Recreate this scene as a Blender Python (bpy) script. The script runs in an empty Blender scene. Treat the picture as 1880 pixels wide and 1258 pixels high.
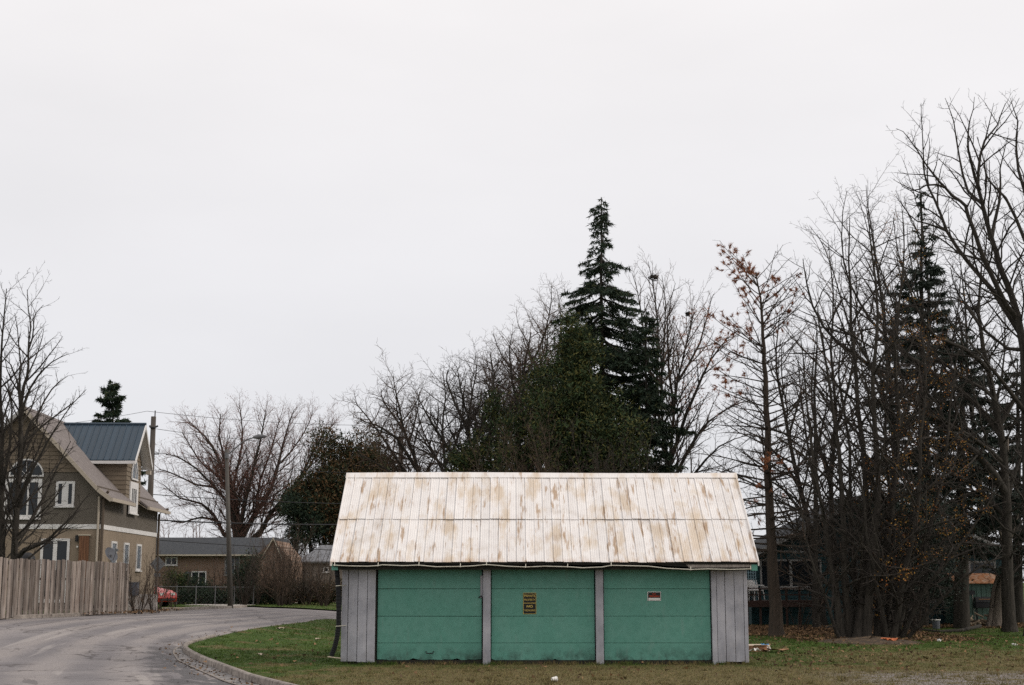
import bpy, bmesh, math, random
import numpy as np
from mathutils import Vector, Matrix
from mathutils.geometry import delaunay_2d_cdt
C = bpy.context.scene.collection
R = math.radians
# ------------------------------------------------------------------ camera, world, sun
FOC, TILT, EYE = 2611.0, math.atan(438 / 2611.0), 1.875
cam_d = bpy.data.cameras.new('camera'); cam = bpy.data.objects.new('camera', cam_d); C.objects.link(cam)
cam.location = (0, 0, EYE); cam.rotation_euler = (math.pi / 2 + TILT, 0, 0)
cam_d.sensor_width = 36; cam_d.lens = FOC / 1880 * 36; cam_d.clip_end = 3000; cam_d.clip_start = .1
bpy.context.scene.camera = cam
SUN_DIR = Vector((.84, -.12, .54)).normalized()
world = bpy.data.worlds.new("World"); bpy.context.scene.world = world; world.use_nodes = True
nt = world.node_tree; nt.nodes.clear()
def wn(t, **k):
    n = nt.nodes.new(t)
    for a, b in k.items(): setattr(n, a, b)
    return n
sky = wn('ShaderNodeTexSky', sky_type='NISHITA', sun_disc=False)
sky.sun_elevation = math.asin(SUN_DIR.z); sky.sun_rotation = math.atan2(SUN_DIR.x, SUN_DIR.y)
tc = wn('ShaderNodeTexCoord'); sep = wn('ShaderNodeSeparateXYZ'); nt.links.new(tc.outputs['Generated'], sep.inputs[0])
ramp = wn('ShaderNodeValToRGB'); nt.links.new(sep.outputs['Z'], ramp.inputs[0])
e = ramp.color_ramp.elements
e[0].position = 0; e[0].color = (.75, .755, .79, 1); e[1].position = .5; e[1].color = (.965, .93, .918, 1)
m_ = e.new(.14); m_.color = (.795, .79, .815, 1)
mp = wn('ShaderNodeMapping'); mp.inputs['Scale'].default_value = (1, 1, 3); nt.links.new(tc.outputs['Generated'], mp.inputs[0])
no = wn('ShaderNodeTexNoise'); no.inputs['Scale'].default_value = 2.2; no.inputs['Detail'].default_value = 5; no.inputs['Roughness'].default_value = .5
nt.links.new(mp.outputs[0], no.inputs['Vector'])
mr = wn('ShaderNodeMapRange'); mr.inputs[1].default_value = .3; mr.inputs[2].default_value = .7; mr.inputs[3].default_value = .94; mr.inputs[4].default_value = 1.035
nt.links.new(no.outputs[0], mr.inputs[0])
sc_ = wn('ShaderNodeVectorMath', operation='SCALE'); nt.links.new(ramp.outputs[0], sc_.inputs[0]); nt.links.new(mr.outputs[0], sc_.inputs['Scale'])
sc2 = wn('ShaderNodeVectorMath', operation='SCALE'); nt.links.new(sc_.outputs[0], sc2.inputs[0]); sc2.inputs['Scale'].default_value = 9.6
mix = wn('ShaderNodeMix', data_type='RGBA'); mix.inputs[0].default_value = .94
nt.links.new(sky.outputs[0], mix.inputs[6]); nt.links.new(sc2.outputs[0], mix.inputs[7])
bg = wn('ShaderNodeBackground'); bg.inputs[1].default_value = .11; nt.links.new(mix.outputs[2], bg.inputs[0])
wo = wn('ShaderNodeOutputWorld'); nt.links.new(bg.outputs[0], wo.inputs[0])
sl = bpy.data.lights.new('sun', 'SUN'); sl.energy = 1.5; sl.angle = R(14); sl.color = (1, .93, .84)
so = bpy.data.objects.new('sun', sl); C.objects.link(so); so.rotation_euler = SUN_DIR.to_track_quat('Z', 'Y').to_euler()
vs = bpy.context.scene.view_settings
vs.view_transform = 'Standard'; vs.look = 'None'; vs.gamma = 1; vs.exposure = 0; vs.use_curve_mapping = False
bpy.context.scene.cycles.max_bounces = 6
bpy.context.scene.cycles.use_denoising = False

# ------------------------------------------------------------------ terrain and sight lines
def ss(a, b, x):
    t = min(1, max(0, (x - a) / (b - a))); return t * t * (3 - 2 * t)
def gz(X, Y):
    r = .70 * ss(33, 50, Y) - .22 * ss(62, 82, Y)
    return r * ss(4.5, 13, -X) - .075
def ray(px, py):
    v = -(py - 629) / FOC
    return (px - 940) / FOC, math.cos(TILT) - v * math.sin(TILT), math.sin(TILT) + v * math.cos(TILT)
def P(px, py, D):                      # the place at distance D seen at a point of the photograph
    x, y, z = ray(px, py); k = D / y; return (x * k, D, EYE + z * k)
def G(px, py, dz=0):                   # the place on the ground
    x, y, z = ray(px, py); k = -EYE / z
    for _ in range(60):
        h = gz(x * k, y * k) + dz; k = .5 * k + .5 * (h - EYE) / z
    return (x * k, y * k)
def gp(X, Y, dz=0): return (X, Y, gz(X, Y) + dz)

# ------------------------------------------------------------------ materials
def mat(name, col, rough=.85, **o):
    """colour with optional second colour mixed by world-space noise; bump; per object / island variation"""
    m = bpy.data.materials.new(name); m.use_nodes = True; t = m.node_tree; b = t.nodes['Principled BSDF']
    b.inputs['Roughness'].default_value = rough; b.inputs['Specular IOR Level'].default_value = o.get('spec', .3)
    b.inputs['Metallic'].default_value = o.get('metal', 0)
    L = t.links.new; N = t.nodes.new
    col = tuple(col) + (1,)
    geo = N('ShaderNodeNewGeometry')
    src = geo.outputs['Position']
    if o.get('local'): tcn = N('ShaderNodeTexCoord'); src = tcn.outputs['Object']
    cur = None
    def rgb(c): n = N('ShaderNodeRGB'); n.outputs[0].default_value = tuple(c) + (1,) if len(c) == 3 else c; return n.outputs[0]
    cur = rgb(col)
    for (c2, scale, lo, hi, amt, *st) in o.get('noise', []):
        stretch = st[0] if st else (1, 1, 1)
        mpn = N('ShaderNodeMapping'); mpn.inputs['Scale'].default_value = tuple(scale * s for s in stretch); L(src, mpn.inputs[0])
        if len(st) > 1: mpn.inputs['Location'].default_value = st[1]
        nn = N('ShaderNodeTexNoise'); nn.inputs['Scale'].default_value = 1; nn.inputs['Detail'].default_value = 6; nn.inputs['Roughness'].default_value = .62
        L(mpn.outputs[0], nn.inputs['Vector'])
        r = N('ShaderNodeMapRange'); r.inputs[1].default_value = lo; r.inputs[2].default_value = hi; r.inputs[4].default_value = amt; L(nn.outputs[0], r.inputs[0])
        x = N('ShaderNodeMix'); x.data_type = 'RGBA'; L(r.outputs[0], x.inputs[0]); L(cur, x.inputs[6]); L(rgb(c2), x.inputs[7]); cur = x.outputs[2]
    if 'low' in o:                      # dirt splashed near a height: colour, z full, z none, amount
        c2, z0, z1, amt = o['low']
        sp = N('ShaderNodeSeparateXYZ'); L(geo.outputs['Position'], sp.inputs[0])
        nn = N('ShaderNodeTexNoise'); nn.inputs['Scale'].default_value = 3.1; nn.inputs['Detail'].default_value = 9; nn.inputs['Roughness'].default_value = .7; L(geo.outputs['Position'], nn.inputs['Vector'])
        r = N('ShaderNodeMapRange'); r.inputs[1].default_value = z1; r.inputs[2].default_value = z0; L(sp.outputs['Z'], r.inputs[0])
        a = N('ShaderNodeMath'); a.operation = 'MULTIPLY'; L(r.outputs[0], a.inputs[0])
        r2 = N('ShaderNodeMapRange'); r2.inputs[1].default_value = .42; r2.inputs[2].default_value = .62; r2.inputs[4].default_value = amt; L(nn.outputs[0], r2.inputs[0]); L(r2.outputs[0], a.inputs[1])
        x = N('ShaderNodeMix'); x.data_type = 'RGBA'; L(a.outputs[0], x.inputs[0]); L(cur, x.inputs[6]); L(rgb(c2), x.inputs[7]); cur = x.outputs[2]
    if 'vary' in o or 'island' in o:
        if 'vary' in o: oi = N('ShaderNodeObjectInfo'); f = oi.outputs['Random']; amt = o['vary']
        else: f = geo.outputs['Random Per Island']; amt = o['island']
        r = N('ShaderNodeMapRange'); r.inputs[3].default_value = 1 - amt; r.inputs[4].default_value = 1 + amt; L(f, r.inputs[0])
        s = N('ShaderNodeVectorMath'); s.operation = 'SCALE'; L(cur, s.inputs[0]); L(r.outputs[0], s.inputs['Scale']); cur = s.outputs[0]
    if 'island2' in o:                  # second leaf colour picked leaf by leaf
        c2, th = o['island2']
        wnn = N('ShaderNodeTexWhiteNoise'); wnn.noise_dimensions = '1D'; L(geo.outputs['Random Per Island'], wnn.inputs['W'])
        g = N('ShaderNodeMath'); g.operation = 'LESS_THAN'; L(wnn.outputs[0], g.inputs[0]); g.inputs[1].default_value = th
        x = N('ShaderNodeMix'); x.data_type = 'RGBA'; L(g.outputs[0], x.inputs[0]); L(cur, x.inputs[6]); L(rgb(c2), x.inputs[7]); cur = x.outputs[2]
    if 'brick' in o:
        bt = N('ShaderNodeTexBrick'); bt.inputs['Scale'].default_value = 1; bt.inputs['Brick Width'].default_value = .22; bt.inputs['Row Height'].default_value = .075
        bt.inputs['Mortar Size'].default_value = .008
        mpn = N('ShaderNodeMapping'); mpn.inputs['Rotation'].default_value = (R(90), 0, 0); L(src, mpn.inputs[0]); L(mpn.outputs[0], bt.inputs['Vector'])
        L(cur, bt.inputs['Color1']); bt.inputs['Color2'].default_value = tuple(o['brick']) + (1,); bt.inputs['Mortar'].default_value = (.3, .27, .24, 1); cur = bt.outputs[0]
    L(cur, b.inputs['Base Color'])
    hs = None
    for (scale, dist, stretch) in o.get('bump', []):
        mpn = N('ShaderNodeMapping'); mpn.inputs['Scale'].default_value = tuple(scale * s for s in stretch); L(src, mpn.inputs[0])
        nn = N('ShaderNodeTexNoise'); nn.inputs['Scale'].default_value = 1; nn.inputs['Detail'].default_value = 5; L(mpn.outputs[0], nn.inputs['Vector'])
        bu = N('ShaderNodeBump'); bu.inputs['Strength'].default_value = 1; bu.inputs['Distance'].default_value = dist; L(nn.outputs[0], bu.inputs['Height'])
        if hs: L(hs, bu.inputs['Normal'])
        hs = bu.outputs[0]
    if 'wave' in o:
        scale, dist, axis = o['wave']
        w = N('ShaderNodeTexWave'); w.bands_direction = axis; w.inputs['Scale'].default_value = scale; L(src, w.inputs['Vector'])
        bu = N('ShaderNodeBump'); bu.inputs['Distance'].default_value = dist; L(w.outputs[0 if 'Fac' not in w.outputs else 'Fac'], bu.inputs['Height'])
        if hs: L(hs, bu.inputs['Normal'])
        hs = bu.outputs[0]
    if hs: L(hs, b.inputs['Normal'])
    if 'trans' in o: b.inputs['Transmission Weight'].default_value = o['trans']
    return m
BR = (.40, .265, .155)
M = {}
M['roof_white'] = mat('painted_tin', (.74, .70, .675), .55, spec=.25, vary=.045,
    noise=[((.86, .83, .80), 3, .3, .7, .7), ((.60, .48, .35), 1, .50, .64, .75, (2.4, .7, .7)), (BR, 1, .575, .66, .85, (7, .9, .9), (3, 3, 9)), ((.30, .18, .095), 1, .62, .69, .8, (22, 1.4, 1.4), (4, 2, 7)),
           ((.40, .33, .26), 1, .58, .72, .45, (1.0, .8, .8), (1, 7, 3)), ((.25, .2, .17), 30, .70, .75, .6)],
    low=((.42, .25, .15), 2.27, 2.42, .8), bump=[(6, .006, (1, .3, .3))], wave=(8.5, .0025, 'X'))
M['green'] = mat('green_door_paint', (.108, .292, .228), .6, vary=.05, noise=[((.135, .31, .25), 1.6, .42, .62, .8, (1, 1, .6)), ((.075, .225, .17), 9, .45, .68, .6), ((.16, .30, .25), 7, .58, .70, .6, (1, 1, .25)), ((.13, .35, .28), 60, .5, .62, .5)],
    low=((.02, .03, .022), .08, .42, .95), bump=[(45, .002, (1, 1, 1))])
M['greyboard'] = mat('grey_painted_board', (.45, .445, .48), .8, vary=.06, noise=[((.27, .27, .30), 2.5, .35, .65, .8), ((.46, .44, .45), 8, .5, .75, .7, (2, 2, .25)), ((.13, .12, .12), 25, .64, .72, .7, (1, 1, .5))],
    low=((.2, .18, .16), .1, .5, .4), bump=[(30, .003, (1, 1, .1))])
M['dark'] = mat('shade_dark_rotten_wood', (.018, .018, .015), .9, noise=[((.05, .04, .03), 9, .45, .7, .7)])  # near-black wood, so the gaps under eaves and doors look shaded
M['gutter'] = mat('shaded_gutter_metal', (.012, .012, .011), .8)  # near-black puts the shade below the lip into the colour
M['lip'] = mat('lit_worn_gutter_lip', (.60, .57, .48), .6, noise=[((.3, .26, .2), 6, .5, .7, .6)])  # pale colour paints the lip as a lit edge, with worn patches
M['hose'] = mat('black_corrugated_pipe', (.008, .008, .009), .6, spec=.25)
M['oldwood'] = mat('weathered_wood', (.22, .19, .165), .9, vary=.25, noise=[((.34, .30, .26), 5, .4, .65, .8, (3, 3, .3)), ((.10, .085, .075), 6, .5, .7, .7, (4, 4, .3))], bump=[(20, .003, (2, 2, .1))])
M['fence'] = mat('fence_board', (.165, .130, .110), .9, vary=.5, noise=[((.32, .28, .25), 4, .40, .66, .8, (3, 3, .35)), ((.10, .08, .075), 5, .5, .7, .75, (3, 3, .25))],
    low=((.38, .34, .31), .7, 1.1, .4), bump=[(20, .003, (2, 2, .1))])
M['asphalt'] = mat('old_asphalt', (.26, .24, .238), .8)
M['concrete'] = mat('kerb_concrete', (.33, .29, .255), .9, vary=.18, noise=[((.19, .16, .14), 3, .40, .62, .85), ((.08, .068, .06), 9, .52, .66, .8)], bump=[(25, .006, (1, 1, 1))])
M['white'] = mat('white_trim', (.74, .72, .70), .6, noise=[((.6, .57, .54), 3, .4, .7, .6)])
M['glass'] = mat('window_glass', (.015, .02, .025), .06, spec=.35)
M['glass_pale'] = mat('obscured_glass', (.16, .19, .23), .25, noise=[((.02, .03, .04), 9, .42, .55, 1), ], spec=.8)
M['stucco_lo'] = mat('tan_stucco', (.29, .228, .168), .95, noise=[((.225, .18, .132), 2, .4, .7, .7)], bump=[(40, .006, (1, 1, 1))])
M['stucco_hi'] = mat('taupe_board_siding', (.150, .130, .107), .9, noise=[((.12, .104, .086), 3, .4, .7, .7)], wave=(6, .012, 'DIAGONAL'))
M['siding'] = mat('tan_lap_siding', (.21, .165, .12), .85, noise=[((.16, .13, .095), 3, .4, .7, .8, (1, 1, 4))])
M['shingle_house'] = mat('brown_shingles', (.20, .175, .165), .95, noise=[((.16, .135, .13), 14, .42, .62, .8, (1, 1, 1)), ((.29, .255, .24), 5, .5, .7, .6)], bump=[(16, .02, (1, 1, 2))])
M['navy_roof'] = mat('navy_metal', (.022, .045, .07), .38, spec=.6, vary=.12)
M['brownmetal'] = mat('brown_downspout', (.10, .075, .055), .6)
M['tanmetal'] = mat('tan_gutter', (.42, .36, .29), .6)
M['redwood'] = mat('red_brown_boards', (.20, .095, .05), .8, noise=[((.10, .05, .03), 7, .4, .7, .8, (3, 3, .3))], vary=.15)
M['black'] = mat('black_metal', (.02, .02, .022), .5)
M['grey_metal'] = mat('galvanised_metal', (.14, .14, .145), .5, metal=.3, noise=[((.22, .22, .22), 6, .4, .7, .6)])
M['pole'] = mat('weathered_pole', (.07, .06, .052), .9, noise=[((.12, .10, .085), 4, .4, .65, .7, (3, 3, .3))], bump=[(20, .01, (2, 2, .1))])
M['pole_conc'] = mat('pole_surface', (.085, .078, .070), .9, noise=[((.13, .115, .10), 3, .4, .65, .7, (3, 3, .4))])
M['brick'] = mat('brown_brick', (.25, .145, .095), .95, brick=(.19, .11, .07), noise=[((.17, .10, .07), 2, .4, .7, .6)], local=True)
M['roof_dark'] = mat('dark_shingles', (.04, .045, .052), .95, noise=[((.07, .072, .075), 7, .4, .62, .8)], bump=[(8, .03, (1, 1, 2))])
M['roof_mid'] = mat('grey_shingles', (.16, .165, .18), .9, noise=[((.24, .24, .25), 5, .4, .62, .7)])
M['cream'] = mat('cream_trim', (.52, .46, .36), .7)
M['paleboard'] = mat('pale_siding', (.26, .22, .19), .9, noise=[((.18, .15, .13), 4, .4, .7, .7)])
M['teal'] = mat('dark_teal_siding', (.03, .075, .085), .85, noise=[((.02, .045, .05), 3, .4, .7, .8)])
M['teal_hi'] = mat('pale_blue_lattice', (.22, .32, .36), .8)
M['trimgrey'] = mat('grey_white_trim', (.36, .35, .34), .8, noise=[((.2, .2, .19), 5, .4, .7, .8)])
M['deck'] = mat('red_brown_deck', (.05, .028, .022), .9)
M['shed'] = mat('green_shed_metal', (.095, .16, .13), .7, noise=[((.06, .10, .08), 4, .4, .7, .8)], vary=.08)
M['rust'] = mat('rusty_roof', (.33, .14, .06), .8, noise=[((.42, .30, .22), 5, .45, .6, .8), ((.12, .05, .03), 8, .5, .7, .8)])
M['car_red'] = mat('red_car_paint', (.55, .035, .02), .25, spec=.6)
M['tyre'] = mat('tyre_rubber', (.02, .02, .02), .9)
M['card'] = mat('brown_cardboard', (.36, .20, .11), .9, noise=[((.24, .13, .07), 6, .4, .7, .7)])
M['card2'] = mat('pale_cardboard', (.50, .42, .33), .9)
M['blue'] = mat('blue_print', (.05, .22, .45), .6)
M['paper'] = mat('white_paper', (.78, .76, .72), .7)
M['orange'] = mat('orange_plastic', (.55, .17, .07), .6)
M['sign_black'] = mat('sign_black', (.012, .012, .012), .4)
M['sign_yellow'] = mat('sign_yellow', (.62, .46, .12), .5)
M['sign_red'] = mat('sign_red', (.48, .06, .02), .5)
M['bark'] = mat('dark_bark', (.030, .026, .021), .95, noise=[((.062, .053, .043), 5, .42, .66, .8, (3, 3, .5))], bump=[(14, .03, (2, 2, .4))])
M['bark_pale'] = mat('pale_bark', (.20, .165, .135), .95, noise=[((.10, .085, .07), 5, .4, .66, .8, (3, 3, .5))], bump=[(14, .03, (2, 2, .4))])
M['bark_brown'] = mat('brown_bark', (.062, .045, .034), .95, noise=[((.030, .025, .02), 5, .4, .66, .8, (3, 3, .6))], bump=[(14, .03, (2, 2, .4))])
M['twig'] = mat('dark_twigs', (.038, .031, .026), .95, island=.35)
M['twig_red'] = mat('reddish_twigs', (.15, .085, .068), .95, island=.35)
M['twig_brown'] = mat('brown_twigs', (.088, .060, .044), .95, island=.45)
M['twig_grey'] = mat('grey_twigs', (.060, .049, .042), .95, island=.4)
M['needle'] = mat('spruce_needles', (.020, .036, .020), .8, island=.5, island2=((.05, .055, .02), .12))
M['needle_grey'] = mat('grey_green_needles', (.030, .042, .032), .8, island=.5)
M['cedar'] = mat('cedar_leaves', (.030, .050, .016), .8, island=.6, island2=((.095, .092, .024), .26), noise=[((.016, .028, .010), 1.3, .45, .6, .8)])
M['yewish'] = mat('mixed_evergreen_leaves', (.032, .038, .016), .8, island=.55, island2=((.115, .062, .024), .35))
M['deadneedle'] = mat('dead_orange_needles', (.33, .13, .06), .85, island=.4, island2=((.24, .09, .045), .3))
M['yellowbud'] = mat('yellow_leaflets', (.28, .15, .03), .8, island=.4, island2=((.26, .09, .02), .3))
M['redbud'] = mat('red_buds', (.20, .075, .055), .8, island=.4)
M['litter'] = mat('fallen_brown_leaves', (.21, .125, .065), .9, island=.5, island2=((.08, .05, .028), .45))

def grass_nodes(name, blades):
    m = bpy.data.materials.new(name); m.use_nodes = True; t = m.node_tree; b = t.nodes['Principled BSDF']; L = t.links.new; N = t.nodes.new
    b.inputs['Roughness'].default_value = .9; b.inputs['Specular IOR Level'].default_value = .15
    geo = N('ShaderNodeNewGeometry'); sp = N('ShaderNodeSeparateXYZ'); L(geo.outputs['Position'], sp.inputs[0])
    flat = N('ShaderNodeCombineXYZ'); L(sp.outputs[0], flat.inputs[0]); L(sp.outputs[1], flat.inputs[1])
    def noise(scale, off=0, st=(1, 1, 1), det=5):
        mpn = N('ShaderNodeMapping'); mpn.inputs['Scale'].default_value = tuple(scale * s for s in st); mpn.inputs['Location'].default_value = (off, off * .7, 0); L(flat.outputs[0], mpn.inputs[0])
        nn = N('ShaderNodeTexNoise'); nn.inputs['Scale'].default_value = 1; nn.inputs['Detail'].default_value = det; nn.inputs['Roughness'].default_value = .65; L(mpn.outputs[0], nn.inputs['Vector']); return nn.outputs[0]
    def rng(v, a, b_, c=0, d=1): r = N('ShaderNodeMapRange'); r.inputs[1].default_value = a; r.inputs[2].default_value = b_; r.inputs[3].default_value = c; r.inputs[4].default_value = d; L(v, r.inputs[0]); return r.outputs[0]
    def mth(op, a, b_):
        n = N('ShaderNodeMath'); n.operation = op
        for i, v in enumerate((a, b_)):
            if isinstance(v, (int, float)): n.inputs[i].default_value = v
            else: L(v, n.inputs[i])
        n.use_clamp = True; return n.outputs[0]
    def mx(f, a, b_):
        x = N('ShaderNodeMix'); x.data_type = 'RGBA'; L(f, x.inputs[0])
        for i, v in ((6, a), (7, b_)):
            if isinstance(v, tuple): x.inputs[i].default_value = v + (1,)
            else: L(v, x.inputs[i])
        return x.outputs[2]
    green = mx(rng(noise(1.1), .35, .65), (.036, .072, .012), (.066, .108, .020))
    green = mx(rng(noise(9, 3), .5, .7), green, (.095, .12, .03))
    dry = mx(rng(noise(6, 5), .4, .62), (.20, .155, .072), (.105, .105, .034))
    dry = mx(rng(noise(14, 9), .48, .64), dry, (.085, .058, .038))
    # dry, trodden turf near the lens and to the right, lush turf in the shade of the garage's left side and along the trees
    near = rng(sp.outputs[1], 35.0, 30.0, 0, .8); right = rng(sp.outputs[0], -6.2, -1.5)
    mask = mth('MULTIPLY', near, right)
    strip = mth('MULTIPLY', rng(sp.outputs[1], 43, 37), rng(sp.outputs[0], 5, 9, 0, .5)); mask = mth('MAXIMUM', mask, strip)
    mask = mth('ADD', mask, rng(noise(.6, 11), .50, .66, 0, .75)); 
    f = rng(mth('ADD', mth('MULTIPLY', mask, .62), mth('MULTIPLY', noise(2.4, 2), 1.0)), .58, .86)
    col = mx(f, green, dry)
    gm = mth('MULTIPLY', mth('MULTIPLY', rng(sp.outputs[1], 31.0, 29.5), rng(sp.outputs[0], 5.8, 7.5)), rng(noise(2.2, 17), .40, .52))
    if not blades: col = mx(gm, col, mx(rng(noise(22, 4), .42, .6), (.30, .27, .26), (.16, .14, .13)))
    if blades:
        r = rng(geo.outputs['Random Per Island'], 0, 1, .65, 1.45); s = N('ShaderNodeVectorMath'); s.operation = 'SCALE'; L(col, s.inputs[0]); L(r, s.inputs['Scale']); col = s.outputs[0]
    else:
        bu = N('ShaderNodeBump'); bu.inputs['Distance'].default_value = .05; L(noise(12, 1), bu.inputs['Height']); L(bu.outputs[0], b.inputs['Normal'])
    L(col, b.inputs['Base Color']); return m
M['turf'] = grass_nodes('turf', False); M['blade'] = grass_nodes('grass_blade', True)

def asphalt_nodes():
    m = M['asphalt']; t = m.node_tree; b = t.nodes['Principled BSDF']; L = t.links.new; N = t.nodes.new
    uv = N('ShaderNodeUVMap'); uv.uv_map = 'UVMap'; sp = N('ShaderNodeSeparateXYZ'); L(uv.outputs[0], sp.inputs[0])
    geo = N('ShaderNodeNewGeometry')
    def noise(vec, scale, st=(1, 1, 1), det=6):
        mpn = N('ShaderNodeMapping'); mpn.inputs['Scale'].default_value = tuple(scale * s for s in st); L(vec, mpn.inputs[0])
        nn = N('ShaderNodeTexNoise'); nn.inputs['Scale'].default_value = 1; nn.inputs['Detail'].default_value = det; nn.inputs['Roughness'].default_value = .6; L(mpn.outputs[0], nn.inputs['Vector']); return nn.outputs[0]
    def rng(v, a, b_, c=0, d=1): r = N('ShaderNodeMapRange'); r.inputs[1].default_value = a; r.inputs[2].default_value = b_; r.inputs[3].default_value = c; r.inputs[4].default_value = d; L(v, r.inputs[0]); return r.outputs[0]
    def mth(op, a, b_=0):
        n = N('ShaderNodeMath'); n.operation = op
        for i, v in enumerate((a, b_)):
            if isinstance(v, (int, float)): n.inputs[i].default_value = v
            else: L(v, n.inputs[i])
        return n.outputs[0]
    def mx(f, a, b_):
        x = N('ShaderNodeMix'); x.data_type = 'RGBA'; L(f, x.inputs[0])
        for i, v in ((6, a), (7, b_)):
            if isinstance(v, tuple): x.inputs[i].default_value = v + (1,)
            else: L(v, x.inputs[i])
        return x.outputs[2]
    u = sp.outputs[0]                                     # metres across the road
    wob = mth('ADD', u, rng(noise(geo.outputs['Position'], .3), 0, 1, -.7, .7))
    bands = mth('SINE', mth('MULTIPLY', wob, 2 * math.pi / 2.3))
    base = mx(rng(bands, -.8, .8), (.20, .185, .188), (.305, .275, .262))
    base = mx(rng(noise(geo.outputs['Position'], .55), .45, .68, 0, .7), base, (.30, .275, .27))
    base = mx(rng(noise(geo.outputs['Position'], 22), .45, .65, 0, .55), base, (.15, .14, .145))
    base = mx(rng(noise(uv.outputs[0], 1, (1.6, .22, 1)), .635, .66, 0, .55), base, (.10, .09, .09))      # sealed cracks
    vo = N('ShaderNodeTexVoronoi'); vo.feature = 'DISTANCE_TO_EDGE'; vo.inputs['Scale'].default_value = .42
    wv = N('ShaderNodeVectorMath'); wv.operation = 'ADD'; wn2 = N('ShaderNodeTexNoise'); wn2.inputs['Scale'].default_value = 1.1; wn2.inputs['Detail'].default_value = 6; L(geo.outputs['Position'], wn2.inputs['Vector'])
    sc3 = N('ShaderNodeVectorMath'); sc3.operation = 'SCALE'; L(wn2.outputs[1], sc3.inputs[0]); sc3.inputs['Scale'].default_value = 1.6; L(geo.outputs['Position'], wv.inputs[0]); L(sc3.outputs[0], wv.inputs[1]); L(wv.outputs[0], vo.inputs['Vector'])
    crack = mth('MULTIPLY', rng(vo.outputs['Distance'], .022, .010), rng(noise(geo.outputs['Position'], .35), .44, .52))
    base = mx(mth('MULTIPLY', crack, .75), base, (.085, .075, .072))
    base = mx(rng(noise(geo.outputs['Position'], .22, (1, 1, 1), 2), .56, .60, 0, .28), base, (.17, .16, .165))
    base = mx(rng(noise(uv.outputs[0], 1, (.9, .09, 1), 3), .60, .64, 0, .40), base, (.42, .385, .36))
    wet = mth('MULTIPLY', rng(mth('ADD', u, rng(noise(geo.outputs['Position'], 1.3), 0, 1, -2.2, 2.2)), 2.3, 1.6), rng(noise(uv.outputs[0], 1, (2.2, .8, 1)), .40, .47))
    sy = N('ShaderNodeSeparateXYZ'); L(geo.outputs['Position'], sy.inputs[0]); wet = mth('MULTIPLY', wet, rng(sy.outputs[1], 44, 38))
    base = mx(rng(wet, 0, 1, 0, .92), base, (.060, .053, .053))
    L(base, b.inputs['Base Color']); L(rng(wet, 0, 1, .9, .5), b.inputs['Roughness']); b.inputs['Specular IOR Level'].default_value = .12
    bu = N('ShaderNodeBump'); bu.inputs['Distance'].default_value = .012; L(noise(geo.outputs['Position'], 30), bu.inputs['Height']); L(bu.outputs[0], b.inputs['Normal'])
asphalt_nodes()

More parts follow.
